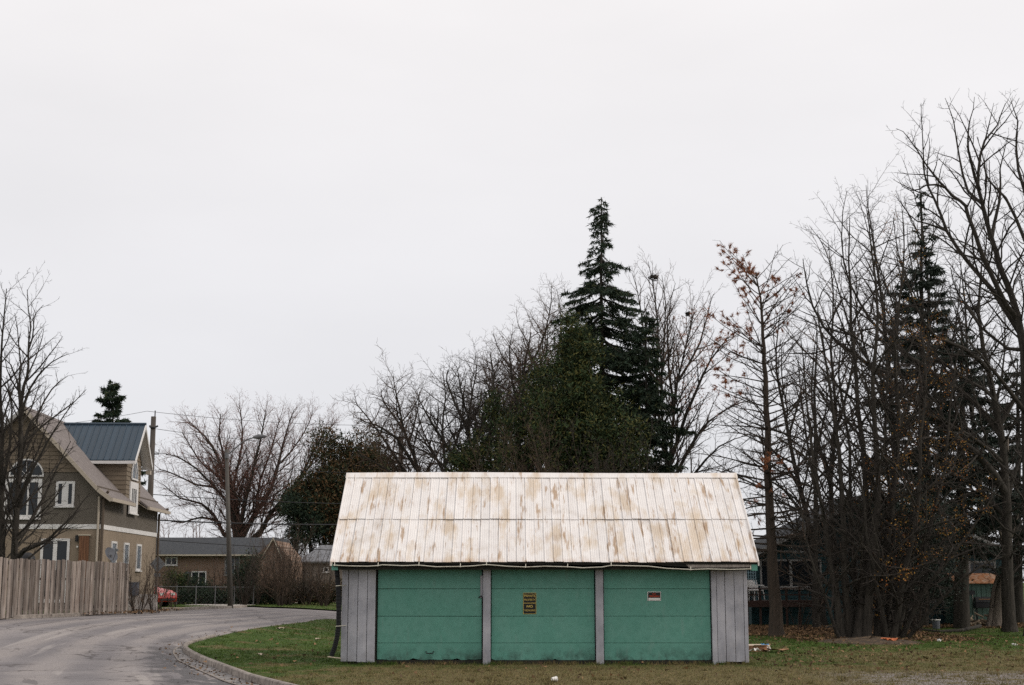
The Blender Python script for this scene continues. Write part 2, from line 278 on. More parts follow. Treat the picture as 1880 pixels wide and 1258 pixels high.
# ------------------------------------------------------------------ building helpers
def tag(o, label=None, cat=None, group=None, kind=None):
    for k, v in (('label', label), ('category', cat), ('group', group), ('kind', kind)):
        if v: o[k] = v
    return o
def thing(name, label, cat, loc=(0, 0, 0), rz=0, group=None):
    o = bpy.data.objects.new(name, None); C.objects.link(o); o.location = loc; o.rotation_euler = (0, 0, rz); o.empty_display_size = .2
    return tag(o, label, cat, group)
def link(name, me, parent=None, world_coords=True, **k):
    o = bpy.data.objects.new(name, me); C.objects.link(o)
    if parent is not None: o.parent = parent
    return tag(o, **k)
class MB:
    """collects shapes in the parent's frame (off = the point to subtract)"""
    def __init__(s, off=(0, 0, 0)): s.v = []; s.f = []; s.off = off
    def add(s, vs_, fs):
        n = len(s.v); ox, oy, oz = s.off
        s.v += [(x - ox, y - oy, z - oz) for x, y, z in vs_]; s.f += [tuple(i + n for i in f) for f in fs]; return s
    def box(s, a, b):
        (x0, y0, z0), (x1, y1, z1) = a, b
        return s.add([(x0, y0, z0), (x1, y0, z0), (x1, y1, z0), (x0, y1, z0), (x0, y0, z1), (x1, y0, z1), (x1, y1, z1), (x0, y1, z1)],
                     [(0, 3, 2, 1), (4, 5, 6, 7), (0, 1, 5, 4), (1, 2, 6, 5), (2, 3, 7, 6), (3, 0, 4, 7)])
    def prism(s, poly, d):              # polygon of 3-D points extruded by vector d
        n = len(poly); q = [tuple(p[i] + d[i] for i in range(3)) for p in poly]
        return s.add(list(poly) + q, [tuple(range(n))[::-1], tuple(range(n, 2 * n))] + [(i, (i + 1) % n, (i + 1) % n + n, i + n) for i in range(n)])
    def tube(s, pts, rad, sides=8, cap=True):
        if not hasattr(rad, '__len__'): rad = [rad] * len(pts)
        pts = [Vector(p) for p in pts]; ring = []; nf = len(pts)
        up = Vector((0.13, .21, 1)).normalized()
        for i, p in enumerate(pts):
            t = (pts[min(i + 1, nf - 1)] - pts[max(i - 1, 0)]).normalized()
            a = t.cross(up if abs(t.dot(up)) < .95 else Vector((1, 0, 0))).normalized(); b = t.cross(a)
            ring += [tuple(p + (a * math.cos(2 * math.pi * k / sides) + b * math.sin(2 * math.pi * k / sides)) * rad[i]) for k in range(sides)]
        fs = [(i * sides + k, i * sides + (k + 1) % sides, (i + 1) * sides + (k + 1) % sides, (i + 1) * sides + k) for i in range(nf - 1) for k in range(sides)]
        if cap: fs += [tuple(range(sides))[::-1], tuple((nf - 1) * sides + k for k in range(sides))]
        return s.add(ring, fs)
    def mesh(s, name, m, smooth=False, bevel=0):
        me = bpy.data.meshes.new(name); me.from_pydata(s.v, [], s.f)
        bm = bmesh.new(); bm.from_mesh(me); bmesh.ops.recalc_face_normals(bm, faces=bm.faces)
        if bevel: bmesh.ops.bevel(bm, geom=bm.edges[:], offset=bevel, segments=1, affect='EDGES')
        bm.to_mesh(me); bm.free()
        me.materials.append(m)
        if smooth: me.polygons.foreach_set('use_smooth', [True] * len(me.polygons))
        return me
    def build(s, name, m, parent=None, smooth=False, bevel=0, **k):
        return link(name, s.mesh(name, m, smooth, bevel), parent, **k)
def copy_tree(o, parent=None):
    c = o.copy(); C.objects.link(c); c.parent = parent
    for ch in list(o.children): copy_tree(ch, c)
    return c
def np_mesh(name, V, F, m, smooth=False):
    me = bpy.data.meshes.new(name); V = np.asarray(V, np.float32); k = F.shape[1]; n = len(F)
    me.vertices.add(len(V)); me.vertices.foreach_set('co', V.ravel())
    me.loops.add(n * k); me.loops.foreach_set('vertex_index', F.astype(np.int32).ravel())
    me.polygons.add(n); me.polygons.foreach_set('loop_start', np.arange(0, n * k, k, dtype=np.int32)); me.polygons.foreach_set('loop_total', np.full(n, k, np.int32))
    if smooth: me.polygons.foreach_set('use_smooth', np.ones(n, bool))
    me.update(calc_edges=True); me.validate(); me.materials.append(m); return me
def tubes_mesh(name, lines, m, off, sides_by_r=True):
    """lines: list of (pts, radii); bucketed by point count and thickness, meshed with numpy"""
    bk = {}
    for p, r in lines:
        s = 3 if r[0] < .02 else (5 if r[0] < .07 else 9)
        bk.setdefault((len(p), s), []).append((p, r))
    Vs, Fs, n0 = [], [], 0
    for (k, s), L in bk.items():
        A = np.array([p for p, _ in L], float) - np.array(off); Rr = np.array([r for _, r in L], float)
        T = np.empty_like(A); T[:, 1:-1] = A[:, 2:] - A[:, :-2]; T[:, 0] = A[:, 1] - A[:, 0]; T[:, -1] = A[:, -1] - A[:, -2]
        T /= np.linalg.norm(T, axis=2, keepdims=True) + 1e-9
        ref = np.array([.31, .22, .1]) * np.ones_like(T); ref[np.abs(T[..., 2]) < .6] = (0.1, .05, 1)
        U = np.cross(T, ref); U /= np.linalg.norm(U, axis=2, keepdims=True) + 1e-9; W = np.cross(T, U)
        an = np.arange(s) * 2 * math.pi / s
        ringv = A[:, :, None] + Rr[:, :, None, None] * (U[:, :, None] * np.cos(an)[:, None] + W[:, :, None] * np.sin(an)[:, None])
        N = len(L); Vs.append(ringv.reshape(-1, 3))
        b = (np.arange(N) * k * s)[:, None, None] + (np.arange(k - 1) * s)[None, :, None]; a0 = np.arange(s)[None, None]; a1 = (np.arange(s) + 1) % s; a1 = a1[None, None]
        F = np.stack([b + a0, b + a1, b + s + a1, b + s + a0], -1).reshape(-1, 4) + n0
        Fs.append(F); n0 += N * k * s
    return np_mesh(name, np.concatenate(Vs), np.concatenate(Fs), m, True)
def leaf_mesh(name, B, Dr, ln, wd, m, rs, off):
    """N loose pointed leaves: base points B, directions Dr, length and width arrays"""
    B = np.asarray(B, float) - np.array(off); Dr = np.asarray(Dr, float); Dr /= np.linalg.norm(Dr, axis=1, keepdims=True) + 1e-9
    S_ = np.cross(Dr, rs.normal(size=Dr.shape)); S_ /= np.linalg.norm(S_, axis=1, keepdims=True) + 1e-9
    ln = np.broadcast_to(np.asarray(ln, float).reshape(-1, 1), (len(B), 1)); wd = np.broadcast_to(np.asarray(wd, float).reshape(-1, 1), (len(B), 1))
    V = np.stack([B - S_ * wd * .5, B + S_ * wd * .5, B + Dr * ln], 1).reshape(-1, 3)
    return np_mesh(name, V, np.arange(len(V)).reshape(-1, 3), m)

# ------------------------------------------------------------------ growing trees
def polar(d, ang, az):
    t = Vector(d).normalized(); a = t.cross(Vector((0, 0, 1)) if abs(t.z) < .93 else Vector((1, 0, 0))).normalized(); b = t.cross(a)
    return t * math.cos(ang) + (a * math.cos(az) + b * math.sin(az)) * math.sin(ang)
def wander(rg, p, d, L, r0, r1, k, wob, up):
    pts, rad = [tuple(p)], [r0]; x, y, z = p; dx, dy, dz = d; st = L / (k - 1)
    for i in range(1, k):
        dx += rg.uniform(-wob, wob); dy += rg.uniform(-wob, wob); dz += rg.uniform(-wob, wob) + up
        n = math.sqrt(dx * dx + dy * dy + dz * dz); dx /= n; dy /= n; dz /= n
        x += dx * st; y += dy * st; z += dz * st
        pts.append((x, y, z)); rad.append(r0 + (r1 - r0) * i / (k - 1))
    return pts, rad
def grow(rg, out, pts, rad, lv, S):
    """S: per level (spacing, angle, angle spread, length ratio, min len, max len, wobble, up), start fraction"""
    if lv >= len(S): return
    sp, ang, asp, ratio, lmin, lmax, wob, up, st0 = S[lv]
    seg = [math.dist(pts[i], pts[i + 1]) for i in range(len(pts) - 1)]; L = sum(seg)
    n = L * (1 - st0) / sp; n = int(n) + (rg.random() < n % 1)
    az = rg.uniform(0, 6.28)
    for i in range(n):
        t = st0 + (1 - st0) * (i + rg.random()) / max(n, 1); q = t * L; j = 0
        while j < len(seg) - 1 and q > seg[j]: q -= seg[j]; j += 1
        f = min(1, q / max(seg[j], 1e-6)); a, b = pts[j], pts[j + 1]
        p = tuple(a[c] + (b[c] - a[c]) * f for c in range(3)); r = rad[j] + (rad[j + 1] - rad[j]) * f
        d = Vector(b) - Vector(a); az += 2.4 + rg.uniform(-.5, .5)
        dd = polar(d, R(ang + rg.uniform(-asp, asp)), az)
        cl = max(lmin, min(lmax, ratio * L * (1.18 - .92 * t) * rg.uniform(.5, 1.25)))
        cr = max(.0045, min(r * .62, .004 + cl * .0135)); k = 6 if cl > 1.6 else (4 if cl > .5 else 3)
        c = wander(rg, p, dd, cl, cr, max(.0028, cr * .22), k, wob, up)
        out.append(c + (lv,)); grow(rg, out, c[0], c[1], lv + 1, S)
ST = {  # branching habits
 'tangle': [(.30, 50, 20, .40, .8, 3.2, .24, .03, .05), (.22, 52, 20, .44, .4, 1.5, .28, .02, .05), (.20, 50, 20, .5, .2, .7, .28, .0, .08)],
 'maple': [(.34, 42, 14, .34, .6, 3.2, .16, .07, .12), (.24, 40, 14, .36, .25, 1.2, .18, .06, .15), (.17, 40, 15, .42, .12, .5, .18, .04, .15)],
 'oak': [(.30, 50, 18, .42, .9, 3.6, .24, .05, .08), (.22, 48, 18, .44, .45, 1.6, .28, .05, .06), (.20, 46, 18, .50, .25, .8, .28, .03, .08)],
 'shrub': [(.24, 34, 14, .34, .4, 2.2, .20, .06, .10), (.19, 40, 18, .40, .2, 1.0, .24, .04, .1), (.16, 45, 18, .45, .1, .4, .2, .02, .1)],
 'fan': [(.36, 34, 12, .38, .8, 3.4, .15, .06, .15), (.24, 38, 14, .42, .4, 1.5, .18, .05, .08), (.22, 38, 14, .46, .2, .7, .18, .03, .1)],
}
def limb(pts, r0, r1, rg, D, sub=2, jit=.05, base=False):
    """pts: (px, py, distance offset); returns a smoothly bending limb"""
    w = [P(p[0], p[1], D + (p[2] if len(p) > 2 else 0)) for p in pts]
    if base: X, Y, _ = w[0]; w[0] = (X, Y, gz(X, Y) - .1)
    out = []
    for i in range(len(w) - 1):
        a, b = w[i], w[i + 1]; pa = w[max(i - 1, 0)]; nb = w[min(i + 2, len(w) - 1)]
        for s in range(sub):
            t = s / sub; t2, t3 = t * t, t * t * t
            q = [.5 * (2 * a[c] + (b[c] - pa[c]) * t + (2 * pa[c] - 5 * a[c] + 4 * b[c] - nb[c]) * t2 + (3 * a[c] - pa[c] - 3 * b[c] + nb[c]) * t3) for c in range(3)]
            if s: q = [v + rg.uniform(-jit, jit) for v in q]
            out.append(tuple(q))
    out.append(w[-1]); n = len(out); rr = [r0 + (r1 - r0) * (i / (n - 1)) ** .8 for i in range(n)]
    if base: rr[0] *= 1.55; rr[1] *= 1.12; a, b = out[0], out[1]; out.insert(1, tuple(a[c] + (b[c] - a[c]) * .35 for c in range(3))); rr.insert(1, rr[1] * 1.08)
    return out, rr
def bare_tree(name, label, cat, D, limbs, style='maple', seed=1, bark='bark', twig='twig', group=None, habit=None, sub=2, ret=False, dens=1.0, fat=1.0):
    """limbs: (points, r0, r1, starts at the ground)"""
    rg = random.Random(seed); first = limbs[0][0][0]; X, Y, _ = P(first[0], first[1], D + (first[2] if len(first) > 2 else 0)); base = (X, Y, gz(X, Y))
    root = thing(name, label, cat, base, 0, group)
    trunk, tw = [], []; S = [(a[0] / dens,) + a[1:] for a in (habit or ST[style])]
    for pts, r0, r1, *g in limbs:
        l = limb(pts, r0, r1, rg, D, sub, base=bool(g and g[0])); trunk.append(l)
        o = []; grow(rg, o, l[0], l[1], 0, S); tw += o
    if fat != 1: tw = [(p, [v * fat if v < .03 else v for v in r], lv) for p, r, lv in tw]
    for p, r, lv in tw:
        if r[0] > .035: trunk.append((p, r))
    fine = [(p, r) for p, r, lv in tw if r[0] <= .035]
    link('trunk', tubes_mesh('trunk', trunk, M[bark], base), root)
    cr = link('crown', tubes_mesh('crown', fine, M[twig], base), root)
    if ret: return root, tw, base
    return root

# ------------------------------------------------------------------ ground, road, kerbs
def resample(pts, n):
    pts = [Vector(p) for p in pts]
    def cr(i, t):
        a, b = pts[i], pts[i + 1]; p = pts[max(i - 1, 0)]; q = pts[min(i + 2, len(pts) - 1)]
        return .5 * ((2 * a) + (b - p) * t + (2 * p - 5 * a + 4 * b - q) * t * t + (3 * a - p - 3 * b + q) * t ** 3)
    fine = [cr(i, s / 12) for i in range(len(pts) - 1) for s in range(12)] + [pts[-1]]
    d = [0]
    for i in range(1, len(fine)): d.append(d[-1] + (fine[i] - fine[i - 1]).length)
    out = []; j = 0
    for k in range(n):
        q = d[-1] * k / (n - 1)
        while j < len(d) - 2 and d[j + 1] < q: j += 1
        f = (q - d[j]) / max(1e-9, d[j + 1] - d[j]); out.append(fine[j].lerp(fine[j + 1], min(1, f)))
    return out
inner_px = [(480, 1258), (430, 1241), (385, 1223), (352, 1208), (336, 1197), (340, 1188), (372, 1178), (412, 1168), (450, 1160), (500, 1152), (550, 1146), (612, 1140)]
inner = [Vector((1.5, 16)), Vector((-1.6, 21))] + [Vector(G(*p)) for p in inner_px]
inner += [Vector((-4, 63.5)), Vector((8, 66))]
outer_px = [(-200, 1150), (0, 1138), (120, 1133), (235, 1126.5), (330, 1121.5), (400, 1118), (455, 1115)]
outer = [Vector((-38, 20)), Vector((-24, 36))] + [Vector(G(*p)) for p in outer_px]
outer += [Vector((-12.0, 78)), Vector((-6, 81)), Vector((8, 84))]
NR = 220
I_, O_ = resample(inner, NR), resample(outer, NR)
KW = .135
def offset_curve(c, w):                # w to the left of travel
    out = []
    for i, p in enumerate(c):
        t = (c[min(i + 1, len(c) - 1)] - c[max(i - 1, 0)]).normalized(); out.append(p + Vector((-t.y, t.x)) * w)
    return out
# the road strip, its u coordinate in metres from the inner kerb
NA = 26; V, F, UV = [], [], []
for i in range(NR):
    w = (O_[i] - I_[i]).length
    for j in range(NA):
        s = (j / (NA - 1)); q = I_[i].lerp(O_[i], s); V.append((q.x, q.y, gz(q.x, q.y) + .0)); UV.append((w * s, i * .35))
for i in range(NR - 1):
    for j in range(NA - 1): a = i * NA + j; F.append((a, a + NA, a + NA + 1, a + 1))
me = bpy.data.meshes.new('road'); me.from_pydata(V, [], F); ul = me.uv_layers.new(name='UVMap')
for l in me.loops: ul.data[l.index].uv = UV[l.vertex_index]
me.materials.append(M['asphalt']); me.polygons.foreach_set('use_smooth', [True] * len(me.polygons))
me.flip_normals(); link('road', me, kind='structure')
LAWN = .10
def area(name, outline, mtl, dz, step, mask=None):
    """a sheet filling an outline, draped on the terrain"""
    n = len(outline); vs_ = [Vector(p) for p in outline]; xs = [p[0] for p in outline]; ys = [p[1] for p in outline]
    x = min(xs) + step / 2
    while x < max(xs):
        y = min(ys) + step / 2
        while y < max(ys):
            if abs(x) < .55 * max(y, 10) + 8: vs_.append(Vector((x, y)))
            y += step
        x += step
    r = delaunay_2d_cdt(vs_, [(i, (i + 1) % n) for i in range(n)], [list(range(n))], 1, 1e-5)
    me = bpy.data.meshes.new(name); me.from_pydata([(p.x, p.y, gz(p.x, p.y) + dz) for p in r[0]], [], [tuple(f) for f in r[2]])
    bm = bmesh.new(); bm.from_mesh(me)
    for f in bm.faces:
        if f.normal.z < 0: f.normal_flip()
        f.smooth = True
    bm.to_mesh(me); bm.free(); me.materials.append(mtl)
    return link(name, me, kind='structure')
inL = offset_curve(I_, -KW * .8)
right_lawn = [(p.x, p.y) for p in inL] + [(8.05, 84.2), (60, 100), (60, 10), (1.5, 10)]
area('lawn', right_lawn, M['turf'], LAWN - .02, 1.2)
outL = offset_curve(O_, KW * .8)
split = next(i for i, p in enumerate(O_) if p.y > G(455, 1115)[1] - 1)
verge = [(p.x, p.y) for p in outL] + [(60, 100), (60, 150), (-90, 150), (-90, 20)]
area('verge', verge, M['turf'], LAWN - .03, 2.5)
# the land beyond, out to the horizon
me = MB().add([(-1500, -200, -.5), (1500, -200, -.5), (1500, 2500, -.5), (-1500, 2500, -.5)], [(0, 1, 2, 3)]).build('ground', M['turf'], kind='structure')
area('field', [(-90, 149.9), (60, 149.9), (300, 400), (-300, 400)], M['turf'], LAWN - .03, 60)
area('yard', [(60, 10), (60, 149.9), (300, 400), (160, 10)], M['turf'], LAWN - .03, 60)
def kerb(name, curve, side, h, w, label, ds=2.2, i0=0, i1=None, concrete='concrete'):
    i1 = i1 or len(curve) - 1; root = thing(name, label, 'kerb', gp(curve[i0].x, curve[i0].y)); del root['category']; root['kind'] = 'structure'
    off = gp(curve[i0].x, curve[i0].y); i = i0
    while i < i1:
        j = i; d = 0
        while j < i1 and d < ds: d += (curve[j + 1] - curve[j]).length; j += 1
        c = curve[i:j + 1]
        if len(c) < 2: break
        t0, t1 = (c[1] - c[0]).normalized(), (c[-1] - c[-2]).normalized()
        c = [c[0] + t0 * .012] + c[1:-1] + [c[-1] - t1 * .012]
        prof = [(0, -.05), (.012 * side, h - .02), (.035 * side, h), ((w - .02) * side, h), (w * side, h - .03), (w * side, -.05)]
        vs_, fs = [], []; n = len(prof)
        for k, p in enumerate(c):
            t = (c[min(k + 1, len(c) - 1)] - c[max(k - 1, 0)]).normalized(); nn = Vector((-t.y, t.x))
            vs_ += [(p.x + nn.x * a, p.y + nn.y * a, gz(p.x, p.y) + b) for a, b in prof]
        for k in range(len(c) - 1):
            for q in range(n): fs.append((k * n + q, k * n + (q + 1) % n, (k + 1) * n + (q + 1) % n, (k + 1) * n + q))
        fs += [tuple(range(n)), tuple((len(c) - 1) * n + q for q in range(n))[::-1]]
        MB(off).add(vs_, fs).build('kerb_segment', M[concrete], root); i = j
    return root
ki = min(range(NR), key=lambda i: (I_[i] - Vector(G(385, 1174))).length)
kerb('kerb', I_, -1, .14, KW, 'worn concrete kerb curving round the tip of the grass by the garage', i1=ki)
ko = min(range(NR), key=lambda i: (O_[i] - Vector(G(455, 1115))).length)
kerb('kerb', O_, 1, .13, KW, 'straight concrete kerb below the board fence and grass strip', ds=2.6, i1=ko)
# concrete gutter pan along the inner kerb
g0 = max(0, ki - 95); pan = offset_curve(I_, .02); pan2 = offset_curve(I_, .42); vs_, fs = [], []
for k in range(g0, ki - 6):
    w = 1 if k < ki - 25 else (ki - 6 - k) / 19
    a, b = pan[k], pan[k].lerp(pan2[k], w)
    vs_ += [(a.x, a.y, gz(a.x, a.y) + .006), (b.x, b.y, gz(b.x, b.y) + .010)]
for k in range(len(vs_) // 2 - 1): fs.append((2 * k, 2 * k + 1, 2 * k + 3, 2 * k + 2))
M['pan'] = mat('wet_gutter_concrete', (.15, .135, .13), .6, noise=[((.30, .27, .25), 2.6, .50, .58, .9), ((.05, .045, .04), 5, .48, .58, .85)])
MB().add(vs_, fs).build('gutter_pan', M['pan'], kind='structure')
edge = MB()
for k in range(0, len(vs_) - 4, 2):
    a, b = Vector(vs_[k + 1]), Vector(vs_[k + 3]); t = (b - a).normalized(); nn = Vector((-t.y, t.x, 0)) * .05
    edge.prism([tuple(a), tuple(b), tuple(b + nn), tuple(a + nn)], (0, 0, .012))
edge.build('gutter_edge', M['concrete'], kind='structure')
# pavement slab strip and drive mouth beyond the road
def slab(name, corners, mtl, dz=.02, label=None):
    pts = [gp(x, y, LAWN - .03) for x, y in corners]
    return MB().prism([(a, b, c + .004) for a, b, c in pts], (0, 0, dz)).build(name, mtl, kind='structure')
M['walk'] = mat('pale_pavement', (.50, .45, .41), .9, noise=[((.38, .34, .31), 3, .4, .65, .7)])
slab('driveway', [G(338, 1113.5), G(425, 1115.5), G(470, 1113.0), G(395, 1110.5)], M['walk'])
slab('path', [G(520, 1109.0), G(552, 1109.5), G(536, 1106.5), G(512, 1106.5)], M['walk'])

# grass blades on the lawns in view, thinning with distance
rs = np.random.RandomState(5)
gzv = np.vectorize(gz)
ix = np.array([p.x for p in inL]); iy = np.array([p.y for p in inL])
def in_poly(px, py, X, Y):
    ins = np.zeros(len(px), bool); n = len(X); j = n - 1
    for i in range(n):
        if Y[i] != Y[j]:
            c = ((Y[i] > py) != (Y[j] > py)) & (px < (X[j] - X[i]) * (py - Y[i]) / (Y[j] - Y[i]) + X[i]); ins ^= c
        j = i
    return ins
RX = np.array([p[0] for p in right_lawn]); RY = np.array([p[1] for p in right_lawn])
def scatter(y0, y1, n, poly):
    y = rs.uniform(y0 ** .5, y1 ** .5, n) ** 2; x = rs.uniform(-.40, .40, n) * y
    return x[k], y[k]
def blades(name, bands, PX, PY, dz, xlim=.385):
    Bs, Ls, Ws = [], [], []
    for y0, y1, n, h, w in bands:
        y = rs.uniform(y0, y1, n); x = rs.uniform(-xlim, xlim, n) * y
        k = in_poly(x, y, PX, PY) & ~((x > -3.85) & (x < 5.35) & (y > 33.15) & (y < 38.5)); x, y = x[k], y[k]
        Bs.append(np.stack([x, y, gzv(x, y) + dz], 1)); Ls.append(h * rs.uniform(.5, 1.5, len(x))); Ws.append(np.full(len(x), w))
    B = np.concatenate(Bs); D_ = rs.normal(size=B.shape) * .55; D_[:, 2] = 1
    me = leaf_mesh(name, B, D_, np.concatenate(Ls), np.concatenate(Ws), M['blade'], rs, (0, 0, 0))
    return tag(link(name, me), 'short patchy lawn grass, green with dry brown areas' if name == 'grass' else 'thin strip of grass between the far kerb and fence', 'grass', kind='stuff')
blades('grass', [(24, 34, 120000, .038, .012), (34, 46, 70000, .05, .018), (46, 64, 40000, .07, .03)], RX, RY, LAWN - .03)
VX = np.array([p[0] for p in verge]); VY = np.array([p[1] for p in verge])
blades('verge_grass', [(44, 90, 45000, .07, .035)], VX, VY, LAWN - .04)

# ------------------------------------------------------------------ the garage
GX0, GX1, FY = -3.90, 5.39, 33.10
LG = LAWN - .03
gar = thing('garage', 'low three-bay garage with green doors, grey plank walls and a rust-streaked white tin roof', 'garage', (0, FY, 0))
go = (0, FY, 0); rg = random.Random(3)
def gpart(mb, name, m, **k): return mb.build(name, M[m], gar, **k)
X = lambda px: (px - 940) / 79.9 * 1.0
RY0, RZ0, RY1, RZ1 = 32.70, 2.28, 35.70, 4.46
SL = math.hypot(RY1 - RY0, RZ1 - RZ0); sy, sz = (RY1 - RY0) / SL, (RZ1 - RZ0) / SL
ny, nz = -sz, sy
def rpt(x, s, h=0): return (x, RY0 + sy * s + ny * h, RZ0 + sz * s + nz * h)
RXA, RXB = -4.12, 5.60
NP = 46; pw = (RXB - RXA) / NP; brk = SL * .462
def panel_mesh(L, seed):
    r = random.Random(seed); prof = [(0, 0), (.004, .016), (.018, .016), (.024, .002), (.055, .002), (.059, .006), (.066, .006), (.070, .002), (.10, .002), (.104, .006), (.111, .006), (.115, .002), (.15, .002), (.154, .006), (.161, .006), (.165, .002), (pw - .002, .0)]
    vs_, fs = [], []; n = len(prof)
    rows = [0, .33 * L, .66 * L, L]
    for s in rows:
        dz = r.uniform(-.003, .003)
        vs_ += [(a, sy * s + ny * (h + dz), sz * s + nz * (h + dz)) for a, h in prof]
    for k in range(len(rows) - 1):
        for q in range(n - 1): fs.append((k * n + q, k * n + q + 1, (k + 1) * n + q + 1, (k + 1) * n + q))
    fs2 = []
    m = len(vs_); vs_ += [(a, sy * s - ny * .004, sz * s - nz * .004) for s, a in ((0, 0), (0, pw), (L, pw), (L, 0))]; fs2 = [(m, m + 1, m + 2, m + 3)]
    fs2.append(tuple([m] + list(range(0, n)) + [m + 1])[::-1])
    me = bpy.data.meshes.new('roof_panel'); me.from_pydata(vs_, [], fs + fs2); me.materials.append(M['roof_white']); return me
lowm = [panel_mesh(brk + .05, k) for k in range(5)]; upm = [panel_mesh(SL - brk - .02, k + 9) for k in range(5)]
for row, meshes, s0, h0 in ((0, lowm, 0, .03), (1, upm, brk, .052)):
    for i in range(NP):
        o = link('roof_panel', meshes[rg.randrange(5)], gar)
        wav = .006 * math.sin(i * .35 + row * 2)
        o.location = Vector(rpt(RXA + i * pw, s0 + rg.uniform(-.012, .010), h0 + wav + rg.uniform(-.002, .004))) - Vector(go)
        o.rotation_euler = (rg.uniform(-.0015, .0015), rg.uniform(-.003, .003), rg.uniform(-.0012, .0012))
# sheathing under the tin, back slope, ridge cap
mb = MB(go); mb.prism([rpt(RXA + .03, .03, 0), rpt(RXB - .03, .03, 0), rpt(RXB - .03, SL, 0), rpt(RXA + .03, SL, 0)], (0, -ny * .0, -.05)); gpart(mb, 'roof_decking', 'dark')
by = 2 * RY1 - RY0
mb = MB(go); mb.prism([(RXA, RY1 + .02, RZ1 + .03), (RXB, RY1 + .02, RZ1 + .03), (RXB, by, RZ0 + .03), (RXA, by, RZ0 + .03)], (0, 0, -.05)); gpart(mb, 'back_roof', 'roof_white')
mb = MB(go); n = 24
for i in range(n):
    xa, xb = RXA - .03 + (RXB - RXA + .06) * i / n, RXA - .03 + (RXB - RXA + .06) * (i + 1) / n
    f = lambda x: .012 * math.sin((x + 4) * .65) + .02
    a = [rpt(xa, SL - .17, .068 + f(xa) * .3), rpt(xb, SL - .17, .068 + f(xb) * .3), (xb, RY1, RZ1 + .075 + f(xb)), (xa, RY1, RZ1 + .075 + f(xa))]
    b = [a[3], a[2], (xb, RY1 + .16, RZ1 - .03 + .05), (xa, RY1 + .16, RZ1 - .03 + .05)]
    mb.prism(a, (0, 0, -.006)); mb.prism(b, (0, 0, -.006))
gpart(mb, 'ridge_cap', 'roof_white')
mb = MB(go)
for x0 in (RXA - .012, RXB - .018):
    mb = MB(go); mb.prism([rpt(x0, -.02, .06), rpt(x0 + .03, -.02, .06), rpt(x0 + .03, SL, .08), rpt(x0, SL, .08)], (0, 0, -.10)); gpart(mb, 'edge_flashing', 'roof_white')
# fascia: near-black colour paints in the shade under the eaves; pale worn patch on the right, green end
mb = MB(go); mb.box((RXA + .02, 32.745, 2.13), (RXB - .02, 32.775, 2.25)); gpart(mb, 'fascia', 'dark')
mb = MB(go); mb.prism([(X(1262), 32.735, 2.175), (X(1385), 32.735, 2.185), (X(1385), 32.735, 2.25), (X(1255), 32.735, 2.262)], (0, .008, 0)); gpart(mb, 'worn_fascia_board', 'oldwood')
mb = MB(go); mb.box((X(1375), 32.728, 2.11), (RXB - .02, 33.0, 2.245)); gpart(mb, 'eave_end', 'green')
mb = MB(go); mb.box((RXA + .02, 32.728, 2.12), (RXA + .16, 33.0, 2.245)); gpart(mb, 'eave_end', 'green')
# sagging gutter: trough coloured black as if in shade, lip coloured pale as if lit
gy = 32.66; lip = []
gpx = [612, 640, 675, 693, 702, 740, 768, 800, 845, 868, 893, 930, 965, 1000, 1042, 1070, 1105, 1122, 1150, 1190, 1225, 1268, 1300, 1340, 1378]
gpyy = [1038, 1039.5, 1040, 1039, 1037.5, 1039, 1038, 1041, 1040.5, 1039.5, 1037, 1040, 1041.5, 1040, 1041, 1043, 1041.5, 1038.5, 1039, 1040, 1044, 1046, 1045, 1046, 1045]
for a, b in zip(gpx, gpyy): q = P(a, b, gy); lip.append((q[0], gy, q[2]))
n = len(lip); prof = [(0, 0), (.004, -.018), (.04, -.026), (.085, -.02), (.085, .06)]
vs_ = []; fs = []
for x, y, z in lip: vs_ += [(x, y + a, z + b) for a, b in prof] + [(x, y + a + (.004 if k else .006), z + b + .004) for k, (a, b) in reversed(list(enumerate(prof)))]
m = len(prof) * 2
for i in range(n - 1):
    for q in range(m): fs.append((i * m + q, i * m + (q + 1) % m, (i + 1) * m + (q + 1) % m, (i + 1) * m + q))
fs += [tuple(range(m)), tuple((n - 1) * m + q for q in range(m))]
gut = MB(go).add(vs_, fs).build('gutter', M['gutter'], gar)
MB(go).tube([(x, y - .003, z + .003) for x, y, z in lip], .011, 5).build('gutter_lip', M['lip'], gut)
mb = None
for px in (609, 614, 694, 769, 845, 893, 965, 1042, 1122, 1268, 1378):
    q = P(px, 1037, gy); z = np.interp(q[0], [l[0] for l in lip], [l[2] for l in lip])
    MB(go).prism([(q[0] - .009, gy - .02, z - .01), (q[0] + .009, gy - .02, z - .01), (q[0] + .012, gy + .02, z + .075), (q[0] - .004, gy + .02, z + .075)], (0, .008, 0)).build('gutter_hanger', M['lip'], gut)
# walls
def plank(x0, x1, z0, z1, y=FY, m='greyboard', t=.03, name='wall_plank', skew=0):
    g = .006
    mb = MB(go); mb.prism([(x0 + g, y, z0), (x1 - g, y, z0), (x1 - g + skew, y, z1), (x0 + g + skew, y, z1)], (0, t, 0)); return gpart(mb, name, m, bevel=.004)
for a, b in ((628, 640), (640, 657.5), (657.5, 675), (675, 690.5)):
    plank(X(a), X(b), .07 + rg.uniform(-.02, .015), 2.28, FY + rg.uniform(-.006, .004), skew=rg.uniform(0, .006))
for a, b in ((1314.5, 1330), (1330, 1347), (1347, 1364), (1364, 1371.5)):
    plank(X(a), X(b), .05 + rg.uniform(-.015, .015), 2.28, FY + rg.uniform(-.006, .004))
for a, b, zt in ((887, 901, .0), (1093, 1107, .0)):
    mb = MB(go); mb.box((X(a), FY - .045, zt - .02), (X(b), FY + .10, 2.30)); gpart(mb, 'door_post', 'greyboard', bevel=.006)
